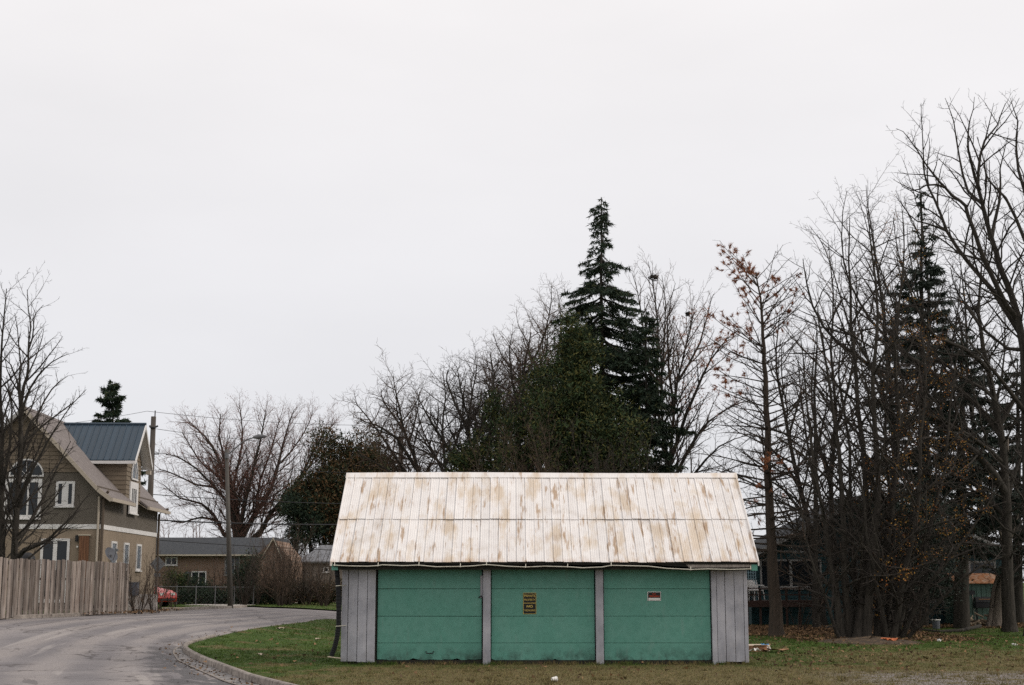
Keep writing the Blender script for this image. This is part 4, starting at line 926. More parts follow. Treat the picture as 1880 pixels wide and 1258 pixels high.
# red car
def car():
    Yc = 73.5; nose = P(322, 1095, Yc)[0]; g0 = gz(nose, Yc) + LAWN - .02
    c = thing('parked_car', 'bright red car parked beyond the right corner of the tan house', 'car', (nose - 2.1, Yc, g0))
    prof = [(-2.1, .35), (-2.12, .75), (-2.0, .92), (-1.75, .98), (-1.35, 1.40), (-.2, 1.44), (.25, 1.36), (.95, .98), (1.75, .84), (2.02, .70), (2.1, .48), (2.05, .28), (-2.0, .25)]
    bm = MB(); n = len(prof)
    rows = [(-.82, .93), (-.74, 1.0), (0, 1.0), (.74, 1.0), (.82, .93)]
    vs_, fs = [], []
    for y, s in rows: vs_ += [(x * (1 if s == 1 else .985), y * (1.0 if z < 1.0 else .86), .25 + (z - .25) * (s if z > .9 else 1)) for x, z in prof]
    for k in range(len(rows) - 1):
        for q in range(n): fs.append((k * n + q, k * n + (q + 1) % n, (k + 1) * n + (q + 1) % n, (k + 1) * n + q))
    fs += [tuple(range(n))[::-1], tuple((len(rows) - 1) * n + q for q in range(n))]
    bm.add(vs_, fs).build('body', M['car_red'], c, smooth=False)
    for s in (-1, 1):
        MB().prism([(-1.25, s * .735, 1.36), (-1.6, s * .825, .98), (.75, s * .825, .99), (.2, s * .735, 1.33)], (0, s * .012, 0)).build('side_window', M['glass'], c)
        for x in (-1.35, 1.32):
            w = MB().tube([(x, s * .62, .31), (x, s * .84, .31)], .31, 18).build('wheel', M['tyre'], c); MB().tube([(x, s * .84, .31), (x, s * .852, .31)], .19, 12).build('rim', M['grey_metal'], w)
        MB().box((1.93, s * .45 - .15 * (1 if s > 0 else 1), .60), (2.085, s * .45 + .15, .72)).build('headlight', M['paper'], c)
    MB().prism([(.30, -.62, 1.36), (.30, .62, 1.36), (.93, .68, 1.0), (.93, -.68, 1.0)], (.015, 0, .02)).build('windscreen', M['glass_pale'], c)
    MB().box((2.03, -.6, .34), (2.12, .6, .44)).build('bumper', M['black'], c)
    c.rotation_euler = (0, 0, R(-24)); return c
car()
# ------------------------------------------------------------------ street lamp, utility pole, wires
lb = P(423.5, 1114.5, 77.0); lamp = thing('street_lamp', 'tall street lamp with a curved arm at the bend of the road', 'street lamp', gp(lb[0], 77.0, .05)); off = lamp.location
pt = P(416, 825, 77.0)
MB(off).tube([(lb[0], 77, off[2] - .3), pt], [.155, .095], 12).build('pole', M['pole_conc'], lamp, smooth=True)
arm = [P(a, b_, 77 - k * .25) for k, (a, b_) in enumerate([(417, 836), (430, 825), (444, 813), (457, 806), (470, 802.5)])]
MB(off).tube(arm, .035, 7).build('arm', M['grey_metal'], lamp)
h0, h1 = P(466, 803, 75.8), P(489, 801, 75.4)
MB(off).tube([h0, tuple(np.add(np.multiply(h0, .6), np.multiply(h1, .4))), h1], [.07, .15, .05], 10).build('lamp_head', M['grey_metal'], lamp, smooth=True)
MB(off).tube([tuple(np.subtract(P(417, 832, 76.9), (0, 0.1, 0))), tuple(np.subtract(P(417, 842, 76.9), (0, .1, 0)))], .11, 8).build('bracket', M['grey_metal'], lamp)
ul_ = P(268, 1100, 84.0); up = thing('utility_pole', 'dark wooden utility pole rising behind the navy dormer roof', 'utility pole', gp(ul_[0], 84.0)); off = up.location
zt = P(268, 765, 84)[2]
MB(off).tube([(ul_[0], 84, off[2] - .3), (ul_[0], 84, zt)], [.20, .15], 12).build('pole', M['pole'], up, smooth=True)
MB(off).tube([(ul_[0] + .08, 84, zt - .3), (ul_[0] + .08, 84, P(270, 754, 84)[2])], .035, 6).build('top_pin', M['black'], up)
za = P(268, 786, 84)[2]; MB(off).tube([(ul_[0] - .2, 84, za + .12), (ul_[0] - .08, 83.8, za), (ul_[0] + .12, 83.8, za), (ul_[0] + .26, 84, za + .12)], .06, 6).build('insulator_bracket', M['black'], up)
zb_ = P(268, 829, 84)[2]; MB(off).tube([(ul_[0] + .1, 84, zb_ - .15), (ul_[0] + .4, 84, zb_ - .15), (ul_[0] + .4, 84, zb_ + .12)], .04, 6).build('service_bracket', M['black'], up)
up2 = copy_tree(up); p2 = P(735, 900, 92); up2.location = gp(p2[0], 92); up2['label'] = 'wooden utility pole mostly hidden in the trees behind the garage roof'; up['group'] = up2['group'] = 'utility poles along the street'
def wire(label, a, b_, sag, r=.018):
    a, b_ = Vector(a), Vector(b_); pts = [tuple(a.lerp(b_, t / 14) - Vector((0, 0, sag * 4 * (t / 14) * (1 - t / 14)))) for t in range(15)]
    return MB().tube(pts, r, 4).build('overhead_wire', M['black'], label=label, cat='wire', group='overhead wires from the utility pole')
e2 = lambda z: (p2[0], 92, z)
wire('topmost overhead wire running right from the tip of the utility pole', P(270, 755, 84), P(735, 781, 92), .25, .012)
wire('second highest overhead wire running right from the utility pole', P(276, 786, 84), P(735, 822, 92), .3, .014)
wire('thin overhead wire running right from the small bracket of the utility pole', P(277, 829, 84), P(735, 868, 92), .4, .014)
wire('overhead wire crossing the middle of the big bare tree above the thick one', P(268, 907, 84), P(735, 926, 92), .15, .022)
wire('thickest overhead wire, just above the bungalow roof', P(268, 954, 84), P(735, 962, 92), .15, .04)
wire('low overhead wire passing in front of the bungalow roof', P(268, 990, 84), P(735, 1014, 92), .1, .022)
wire('overhead wire running left from the utility pole past the small spruce', P(270, 755, 84), P(-120, 790, 90), .35, .012)

# ------------------------------------------------------------------ bungalow and neighbours beyond the road
BD = 96.0
def pz(py, D=BD): return P(430, py, D)[2]
def pxx(px, D=BD): return P(px, 1030, D)[0]
bx0, bx1 = pxx(262), pxx(487); gb = gz(-18, BD) + LAWN
bun = thing('bungalow', 'low brown brick bungalow with a long dark shingle roof beyond the road', 'house', (bx0, BD, gb)); off = bun.location
MB(off).box((bx0, BD, gb - .3), (bx1, BD + 8, pz(1018))).build('wall', M['brick'], bun)
MB(off).prism([(bx0 - .5, BD - .5, pz(1020)), (bx0 - .5, BD + 4, pz(987, BD + 4)), (bx0 - .5, BD + 8.5, pz(1020))], (bx1 - bx0 + .6, 0, 0)).build('roof', M['roof_dark'], bun)
MB(off).box((bx0 - .5, BD - .58, pz(1021)), (bx1 + .1, BD - .51, pz(1018.3))).build('gutter', M['cream'], bun)
def fwin(par, off, a, b_, t, bt, D, cols, **k):
    w = window(par, 'f', pxx(a, D) - off[0], pxx(b_, D) - off[0], P(430, bt, D)[2] - off[2], P(430, t, D)[2] - off[2], .07, cols, 1, .06, **k); w.location = (0, D - off[1], 0); return w
fwin(bun, off, 304, 326, 1023, 1038, BD - .01, 2); fwin(bun, off, 352, 380, 1049, 1078, BD - .01, 2); fwin(bun, off, 413, 441, 1022, 1056, BD - .01, 3, frm='trimgrey', glass='glass_pale')
MB(off).box((pxx(341), BD - .04, gb), (pxx(351), BD - .005, pz(1050))).build('door', M['dishm'], bun)
gx = pxx(499, 93); gw = thing('bungalow', 'gabled brown house front with a pale pointed barge board behind bare bushes', 'house', (gx, 93.5, gb)); off = gw.location
ap = P(499, 986, 93)[2]; el = P(499, 1017, 93)[2]; hw = 2.0; 
MB(off).prism([(gx - hw * .55, 93.5, gb - .3), (gx + hw * .62, 93.5, gb - .3), (gx + hw * .62, 93.5, el - .5), (gx, 93.5, ap - .1), (gx - hw * .5, 93.5, el)], (0, 6, 0)).build('wall', M['brick'], gw)
for s, (qx, qz) in ((-1, (482, 1017)), (1, (516, 1025))):
    a = P(qx, qz, 93)
    MB(off).prism([(gx, 93.3, ap), (a[0], 93.3, a[2]), (a[0], 93.3, a[2] - .12), (gx, 93.3, ap - .14)], (0, .05, 0)).build('barge_board', M['cream'], gw)
    MB(off).prism([(gx, 93.36, ap), (a[0], 93.36, a[2]), (a[0], 93.36, a[2] - .08), (gx, 93.36, ap - .08)], (0, 6.2, 0)).build('roof', M['roof_dark'], gw)
hx = pxx(548, 98); gh = thing('house', 'small pale house with a grey roof at the left edge of the garage roof', 'house', (hx, 98, gb)); off = gh.location
hx1 = pxx(690, 98)
MB(off).box((hx + .4, 98.4, gb - .3), (hx1, 104, P(0, 1032, 98)[2])).build('wall', M['paleboard'], gh)
MB(off).prism([(hx, 98, P(0, 1031, 98)[2]), (hx + 1.0, 101.5, P(0, 1001, 101.5)[2]), (hx1, 101.5, P(0, 1001, 101.5)[2]), (hx1, 98, P(0, 1031, 98)[2])], (0, .05, -.12)).build('roof', M['roof_mid'], gh)
MB(off).prism([(hx, 105, P(0, 1031, 98)[2]), (hx + 1.0, 101.5, P(0, 1001, 101.5)[2]), (hx1, 101.5, P(0, 1001, 101.5)[2]), (hx1, 105, P(0, 1031, 98)[2])], (0, .05, -.12)).build('roof', M['roof_mid'], gh)
fwin(gh, off, 594, 604, 1041, 1051, 98.38, 1); fwin(gh, off, 585, 596, 1070, 1085, 98.38, 1)
# chain-link fence in front of the bungalow
cf = thing('chain_link_fence', 'thin chain-link fence in front of the brown brick bungalow', 'fence', gp(pxx(300, 86), 86)); off = cf.location
a, b_ = P(290, 1077, 86), P(466, 1078.5, 86)
MB(off).tube([a, b_], .022, 5).build('top_rail', M['grey_metal'], cf)
for k in range(6):
    t = k / 5; x = a[0] + (b_[0] - a[0]) * t; MB(off).tube([(x, 86, gz(x, 86)), (x, 86, a[2] + .06)], .03, 6).build('fence_post', M['grey_metal'], cf)
mesh_l = []
zb_ = gz(-18, 86) + .12; H_ = a[2] - zb_; st = .30; x = a[0] - H_
while x < b_[0]:
    for s in (1, -1):
        xa_, xb_ = (x, x + H_) if s > 0 else (x + H_, x); c0, c1 = max(min(xa_, xb_), a[0]), min(max(xa_, xb_), b_[0])
        if c1 > c0:
            f = lambda q: zb_ + (q - xa_) / (xb_ - xa_) * H_
            mesh_l.append(([(c0, 86, f(c0)), (c1, 86, f(c1))], [.003, .003]))
    x += st
link('wire_mesh', tubes_mesh('wire_mesh', mesh_l, M['grey_metal'], tuple(off)), cf)
#PART2
# ------------------------------------------------------------------ teal house, shed and yard things on the right
TD = 63.0
def T(px, py, D=TD): return P(px, py, D)
tx0 = T(1378, 1050)[0]; tx1 = T(1846, 1050)[0]; gt = gz(15, TD) + LAWN
th = thing('house', 'low dark teal house with grey-white rake boards behind the trees on the right', 'house', (tx0, TD, gt)); off = th.location
apx, apz = T(1596, 905)[0], T(1596, 905)[2]; eL = T(1372, 1021); eR = T(1850, 1014)
MB(off).prism([(tx0, TD, gt - .3), (tx1, TD, gt - .3), (tx1, TD, eR[2] + .05), (apx, TD, apz - .25), (tx0, TD, eL[2] + .05)], (0, 9, 0)).build('wall', M['teal'], th)
for q in (eL, eR):
    MB(off).prism([(apx, TD - .6, apz), (q[0], TD - .6, q[2] - .02), (q[0], TD + 9.4, q[2] - .02), (apx, TD + 9.4, apz)], (0, 0, -.10)).build('roof', M['roof_dark'], th)
    MB(off).prism([(apx, TD - .66, apz + .03), (q[0], TD - .66, q[2] + .03), (q[0], TD - .66, q[2] - .17), (apx, TD - .66, apz - .17)], (0, .05, 0)).build('rake_board', M['trimgrey'], th)
z = gt + .5
while z < eL[2]:
    MB(off).prism([(tx0 + .02, TD - .03, z), (tx1 - .02, TD - .03, z), (tx1 - .02, TD - .008, z + .2), (tx0 + .02, TD - .008, z + .2)], (0, .01, 0)).build('siding_board', M['teal'], th); z += .21
def twin(a, b_, t, bt, cols, **k):
    w = window(th, 'f', T(a, 1050)[0] - off[0], T(b_, 1050)[0] - off[0], T(1500, bt)[2] - off[2], T(1500, t)[2] - off[2], .08, cols, 1, .12, frm='trimgrey', **k); w.location = (0, -.03, 0)
twin(1395, 1508, 1027, 1080, 2); twin(1700, 1748, 1082, 1105, 1); twin(1778, 1828, 1030, 1085, 1)
MB(off).box((T(1398, 1050)[0], TD - .06, T(0, 1014)[2] - .02), (T(1560, 1050)[0], TD - .02, T(0, 1011)[2])).build('trim_board', M['trimgrey'], th)
# glazed pale-blue corner porch and deck
dk = thing('deck', 'red-brown timber deck with railing in front of the teal house', 'deck', (T(1372, 1100, 60.5)[0], 60.5, gt)); off = dk.location
d0, d1 = T(1370, 1100, 60.5)[0], T(1515, 1100, 60.5)[0]; zd = T(0, 1103, 60.5)[2]; zr = T(0, 1079, 60.5)[2]
for k in range(16): MB(off).box((d0, 60.5 + k * .15, zd - .04), (d1, 60.64 + k * .15, zd)).build('deck_board', M['deck'], dk)
MB(off).box((d0, 60.44, zd - .26), (d1, 60.49, zd - .02)).build('rim_board', M['deck'], dk)
for z, h in ((zr, .05), (T(0, 1091, 60.5)[2], .05)): MB(off).box((d0, 60.46, z - h), (d1, 60.52, z)).build('rail', M['deck'], dk)
for k in range(7):
    x = d0 + (d1 - d0) * k / 6 - (.09 if k == 6 else 0); MB(off).box((x, 60.53, gt - .2), (x + .09, 60.62, zr - .06)).build('post', M['deck'], dk)
pc = thing('porch_lattice', 'pale blue lattice screen at the corner of the teal house, beside the garage', 'screen', (T(1372, 1100, 61)[0], 61.2, gt)); off = pc.location
x0, x1 = T(1368, 1100, 61)[0], T(1390, 1100, 61)[0]; z0, z1 = T(0, 1079, 61)[2], T(0, 1046, 61)[2]
for k in range(6): x = x0 + (x1 - x0) * k / 5; MB(off).box((x - .02, 61.2, zd), (x + .02, 61.24, z1)).build('upright', M['teal_hi'], pc)
for k in range(7): z = z0 + (z1 - z0) * k / 6; MB(off).box((x0, 61.245, z - .02), (x1, 61.27, z + .02)).build('crosspiece', M['teal_hi'], pc)
MB(off).box((x0, 61.30, zd), (x1, 61.32, z1)).build('backing', M['teal'], pc)
# stack of white chairs on the deck
def chair(px, label, z0):
    x = T(px, 1100, 60.9)[0]; c = thing('plastic_chair', label, 'chair', (x, 60.9, z0), R(20), 'white plastic chairs on the deck')
    MB().box((-.22, -.22, .40), (.22, .22, .44)).build('seat', M['white'], c)
    MB().prism([(-.22, .22, .42), (.22, .22, .42), (.20, .32, .86), (-.20, .32, .86)], (0, .03, 0)).build('backrest', M['white'], c)
    for s in (-1, 1):
        for t in (-1, 1): MB().tube([(s * .20, t * .20, .42), (s * .24, t * .24, 0)], .022, 5).build('leg', M['white'], c)
        MB().tube([(s * .24, -.22, .62), (s * .24, .26, .64)], .02, 5).build('armrest', M['white'], c)
chair(1379, 'white plastic chair on the deck nearest the garage corner', zd); chair(1389.5, 'white plastic chair on the deck just right of its twin', zd)
# green shed
sh0, sh1 = T(1745, 1100, 62)[0], T(1823, 1100, 62)[0]; gs = gz(20, 62) + LAWN; zs = T(0, 1071, 61)[2]; zs2 = T(0, 1056, 62)[2]
sh = thing('shed', 'small green metal shed with a rusty orange roof', 'shed', (sh0, 61, gs)); off = sh.location
xm = T(1757, 1100, 61)[0]
MB(off).box((xm, 61.0, gs - .1), (sh1, 62.8, zs)).build('wall', M['shed'], sh)
n = 9
for k in range(n): a = xm + (sh1 - xm) * k / n; MB(off).box((a + .01, 60.975, gs), (a + (sh1 - xm) / n - .012, 60.998, zs - .01)).build('wall_panel', M['shed'], sh, bevel=.004)
MB(off).prism([(xm, 61.0, gs), (sh0, 61.7, gs), (sh0, 61.7, zs), (xm, 61.0, zs)], (.02, .03, 0)).build('side_wall', M['shed'], sh)
for k in range(7):
    a = xm - .1 + (sh1 - xm + .2) * k / 7; w = (sh1 - xm + .2) / 7 - .01
    MB(off).prism([(a, 60.85, zs - .02), (a + w, 60.85, zs - .02), (a + w, 61.9, zs2 + .05), (a, 61.9, zs2 + .05)], (0, 0, .03)).build('roof_sheet', M['rust'], sh)
MB(off).prism([(xm - .1, 61.9, zs2 + .05), (sh1 + .1, 61.9, zs2 + .05), (sh1 + .1, 62.9, zs), (xm - .1, 62.9, zs)], (0, 0, .03)).build('back_roof', M['rust'], sh)
MB(off).prism([(xm - .12, 60.84, zs - .02), (xm - .12, 61.9, zs2 + .05), (sh0 - .05, 62.1, zs2 + .04), (sh0 + .02, 61.6, zs)], (.01, 0, .02)).build('roof_end', M['rust'], sh)
sx = T(1787, 1100, 60.8)[0]; sv = thing('shovel', 'upright shovel leaning on the green shed wall', 'shovel', (sx, 60.8, gs)); off = sv.location
MB(off).tube([(sx + .03, 60.7, gs + .02), (sx, 60.9, T(0, 1092, 60.9)[2])], .018, 6).build('handle', M['oldwood'], sv)
MB(off).prism([(sx - .12, 60.9, T(0, 1092, 60.9)[2]), (sx + .12, 60.9, T(0, 1092, 60.9)[2]), (sx + .1, 60.92, T(0, 1084, 60.9)[2]), (sx - .1, 60.92, T(0, 1084, 60.9)[2])], (0, .015, 0)).build('blade', M['black'], sv)
# firewood heap and covered stove beside it
rg = random.Random(12)
wb = T(1806, 1125, 60.0); wp = thing('wood_heap', 'heap of rough firewood sticks in front of the green shed', 'firewood', (wb[0], 60, gs)); off = wp.location
M['log'] = mat('split_log', (.22, .17, .12), .9, vary=.5)
for k in range(34):
    a = rg.uniform(0, math.pi); L = rg.uniform(.25, .6); x = wb[0] + rg.gauss(0, .42); z = gs + .05 + abs(rg.gauss(0, .17)); c, s = math.cos(a) * L / 2, math.sin(a) * L / 2
    MB(off).tube([(x - c, 60 - s + rg.uniform(-.2, .2), z), (x + c, 60 + s, z + rg.uniform(-.1, .18))], rg.uniform(.02, .05), 6).build('log', M['log'], wp)
bq = T(1806, 1100, 60.5); st_ = thing('barbecue', 'black barbecue with rounded lid standing behind the firewood heap', 'barbecue', (bq[0], 60.6, gs)); off = st_.location
zb0, zb1 = T(0, 1112, 60.5)[2], T(0, 1096, 60.5)[2]
MB(off).box((bq[0] - .38, 60.4, zb0 - .1), (bq[0] + .40, 60.8, zb0 + .14)).build('firebox', M['black'], st_, bevel=.02)
MB(off).prism([(bq[0] - .36, 60.4, zb0 + .15), (bq[0] - .36, 60.45, zb1 - .05), (bq[0] - .36, 60.55, zb1), (bq[0] - .36, 60.72, zb1 - .03), (bq[0] - .36, 60.8, zb0 + .15)], (.74, 0, 0)).build('lid', M['black'], st_)
MB(off).tube([(bq[0] - .25, 60.36, zb0 + .26), (bq[0] + .27, 60.36, zb0 + .26)], .015, 6).build('handle', M['card'], st_)
for x in (-.3, .32): MB(off).box((bq[0] + x - .02, 60.5, gs), (bq[0] + x + .02, 60.6, zb0 - .1)).build('leg', M['black'], st_)
# bucket, litter, boxes
bk = P(1719, 1150, 57); off = gp(bk[0], 57, LAWN); bu = thing('bucket', 'small dark bucket with a pale rim on the grass right of the shrub clump', 'bucket', off)
MB(off).tube([(bk[0], 57, off[2]), (bk[0] - .02, 57, off[2] + .34)], [.14, .17], 12).build('body', M['dishm'], bu)
MB(off).tube([(bk[0] + math.cos(a * .45) * .18 - .02, 57 + math.sin(a * .45) * .18, off[2] + .345) for a in range(15)], .018, 5).build('rim', M['paper'], bu)
def openbox(px, py, label, w, d, h, m, ang, name='cardboard_box'):
    x, y = G(px, py, LAWN - .03); o = thing(name, label, 'box', gp(x, y, LAWN - .02), R(ang), 'litter beside the garage'); t = .008
    MB().box((-w / 2, -d / 2, 0), (w / 2, d / 2, t)).build('bottom', M[m], o)
    for a in ((-w / 2, -d / 2, w / 2, -d / 2 + t), (-w / 2, d / 2 - t, w / 2, d / 2), (-w / 2, -d / 2 + t, -w / 2 + t, d / 2 - t), (w / 2 - t, -d / 2 + t, w / 2, d / 2 - t)): MB().box((a[0], a[1], t), (a[2], a[3], h)).build('side', M[m], o)
    for s in (-1, 1): MB().prism([(-w / 2 * .96, s * d / 2, h), (w / 2 * .96, s * d / 2, h), (w / 2 * .9, s * (d / 2 + .10), h + .03), (-w / 2 * .9, s * (d / 2 + .10), h + .03)], (0, 0, .006)).build('flap', M['card2'], o)
    return o
openbox(1391, 1197, 'open cardboard box lying on the grass at the right corner of the garage', .42, .3, .15, 'card', 12)
openbox(1404, 1196, 'smaller open carton with a blue side beside the first litter box', .26, .22, .12, 'card2', -18)
def flat_litter(name, label, px, py, w, d, m, ang, cat, h=.02, bump=.02):
    r = random.Random(int(px)); x, y = G(px, py, LAWN - .03); n = 6; vs_, fs = [], []
    for j in range(n):
        for i in range(n): u, v = i / (n - 1) - .5, j / (n - 1) - .5; k = 1 + r.uniform(-.12, .12); vs_.append((u * w * k, v * d * k, .02 + r.uniform(0, bump)))
    for j in range(n - 1):
        for i in range(n - 1): a = j * n + i; fs.append((a, a + 1, a + n + 1, a + n))
    vs_ += [(a, b_, c + h * .3) for a, b_, c in vs_]; m2 = len(vs_) // 2; fs += [tuple(q + m2 for q in f)[::-1] for f in fs]
    me = MB().add(vs_, fs).mesh(name, M[m]); o = link(name, me, label=label, cat=cat); o.location = gp(x, y, LAWN); o.rotation_euler = (0, 0, R(ang)); return o
flat_litter('cardboard_sheet', 'flattened brown cardboard sheet to the right of the litter boxes', 1426, 1198, .62, .55, 'card', 10, 'cardboard', bump=.05)
flat_litter('blue_carton', 'crumpled blue and white packet lying between the litter boxes', 1402, 1192, .28, .3, 'blue', 30, 'packet', bump=.10)
flat_litter('crumpled_paper', 'crumpled white paper against the front of the litter boxes', 1386, 1199.5, .20, .25, 'paper', 30, 'paper', bump=.10)
flat_litter('crumpled_paper', 'small white scrap just right of the blue packet', 1409, 1197, .16, .2, 'paper', -20, 'paper', bump=.09)
flat_litter('orange_wrapper', 'orange wrapper on the bare soil below the shrub clump', 1634, 1181, .42, .5, 'orange', 14, 'wrapper', bump=.12)
flat_litter('white_scrap', 'tiny white scrap on the grass near the right edge of the frame', 1863, 1190, .10, .2, 'paper', 0, 'litter', bump=.08)
flat_litter('white_scrap', 'tiny white scrap on the grass below the bucket', 1725, 1181, .09, .2, 'paper', 0, 'litter', bump=.08)
flat_litter('white_scrap', 'white scrap on the brown leaves beside the leaning pale trunk', 1831, 1141, .24, .2, 'paper', 0, 'litter', bump=.08)
flat_litter('pale_leaf', 'pale torn leaf on the grass left of the drain pipe', 583, 1178, .12, .2, 'card2', 0, 'leaf', bump=.06)
flat_litter('pale_leaf', 'pale leaf on the grass tip halfway to the kerb', 478, 1207, .14, .16, 'card2', 40, 'leaf', bump=.05)
flat_litter('pale_leaf', 'pale leaf near the road edge at the top of the grass tip', 516, 1158, .22, .3, 'card2', 40, 'leaf', bump=.06)
x, y = G(1017, 1253, LAWN - .03); cu_ = thing('paper_cup', 'crushed white paper cup on the dry grass in front of the garage', 'cup', gp(x, y, LAWN - .02), R(30))
MB().tube([(-.045, 0, .045), (.05, 0, .05)], [.036, .05], 12, cap=True).build('cup', M['paper'], cu_); MB().tube([(.048, 0, .05), (.056, .0, .05)], .054, 12).build('lid', M['paper'], cu_)
x, y = G(318, 1117.5, LAWN); MB().box((-.45, -.1, 0), (.45, .1, .05)).build('plank', M['card2'], label='short pale plank on the verge just below the red car', cat='plank').location = gp(x, y, LAWN)
# fallen branch lying on the grass
rg = random.Random(4); pts = [G(a, b_, LAWN) for a, b_ in ((1664, 1156), (1690, 1161), (1725, 1161), (1765, 1160), (1800, 1155))]
MB().tube([gp(a, b_, LAWN + .07 + .05 * math.sin(i * 2)) for i, (a, b_) in enumerate(pts)], [.02, .035, .05, .06, .07], 7).build('fallen_branch', M['bark'], label='long fallen branch lying on the grass behind the shrub clump', cat='branch')
px_, py_ = 1823, 1142; x, y = G(px_, py_, LAWN - .05); stp = thing('stake', 'short wooden stake left of the leaning pale trunk', 'stake', gp(x, y)); MB().box((-.04, -.04, -.1), (.04, .04, .5)).build('stake', M['oldwood'], stp)

# fallen leaves: brown drifts under the right-hand trees, a thin scatter elsewhere
def litter(name, label, boxes):
    B = []
    for x0, x1, y0, y1, n in boxes: x = rs.uniform(x0, x1, n); y = rs.uniform(y0, y1, n); B.append(np.stack([x, y, gzv(x, y) + LAWN - .02 + rs.uniform(.01, .07, n)], 1))
    B = np.concatenate(B); D_ = rs.normal(size=B.shape); D_[:, 2] *= .35
    return tag(link(name, leaf_mesh(name, B, D_, rs.uniform(.05, .11, len(B)), rs.uniform(.05, .09, len(B)), M['litter'], rs, (0, 0, 0))), label, 'leaves', kind='stuff')
litter('fallen_leaves', 'brown fallen leaves under the trees right of the garage', [(7.5, 15, 50, 60, 26000), (15, 27, 58, 64, 9000), (9, 15, 45.5, 49, 2500), (5.6, 20, 30, 50, 1500), (22, 30, 56, 62, 3000)])
litter('fallen_leaves', 'thin scatter of fallen leaves on the grass near the garage and kerb', [(-3, 6, 27, 33, 90), (-7.5, -4.2, 31.5, 45, 60)])
litter('leaf_debris', 'dark leaf debris in the gutter by the far kerb', [(-15.8, -13.6, 52, 60, 500)])
B = []
for i in range(g0, ki + 20, 1):
    t = (I_[i + 1] - I_[i]).normalized(); nn = Vector((-t.y, t.x)); k_ = int(9 * rs.rand() ** 2 * (1.4 if i < ki else .6))
    for _ in range(k_): d = abs(rs.normal()) * .35 + .03; p = I_[i] + nn * d + t * rs.uniform(-.3, .3); B.append((p.x, p.y, gz(p.x, p.y) + .02))
B = np.array(B); D_ = rs.normal(size=B.shape); D_[:, 2] *= .2
tag(link('gutter_debris', leaf_mesh('gutter_debris', B, D_, rs.uniform(.03, .10, len(B)), rs.uniform(.02, .06, len(B)), M['litter'], rs, (0, 0, 0))), 'dark leaf crumbs lying in the gutter along the near kerb', 'leaves', kind='stuff')
# taller tufts in the lawn
cx = rs.uniform(-.38, .38, 1500); cy = rs.uniform(25, 50, 1500); cx = cx * cy; k_ = in_poly(cx, cy, RX, RY) & ~((cx > -3.9) & (cx < 5.4) & (cy > 33) & (cy < 38.6)); cx, cy = cx[k_], cy[k_]
bx_ = np.repeat(cx, 26) + rs.normal(size=len(cx) * 26) * .06; by_ = np.repeat(cy, 26) + rs.normal(size=len(cx) * 26) * .06
B = np.stack([bx_, by_, gzv(bx_, by_) + LAWN - .03], 1); D_ = rs.normal(size=B.shape) * .6; D_[:, 2] = 1
tag(link('grass_tufts', leaf_mesh('grass_tufts', B, D_, np.repeat(rs.uniform(.05, .12, len(cx)), 26) * rs.uniform(.6, 1.2, len(B)), .014, M['blade'], rs, (0, 0, 0))), 'scattered taller tufts of grass in the lawn', 'grass', kind='stuff')

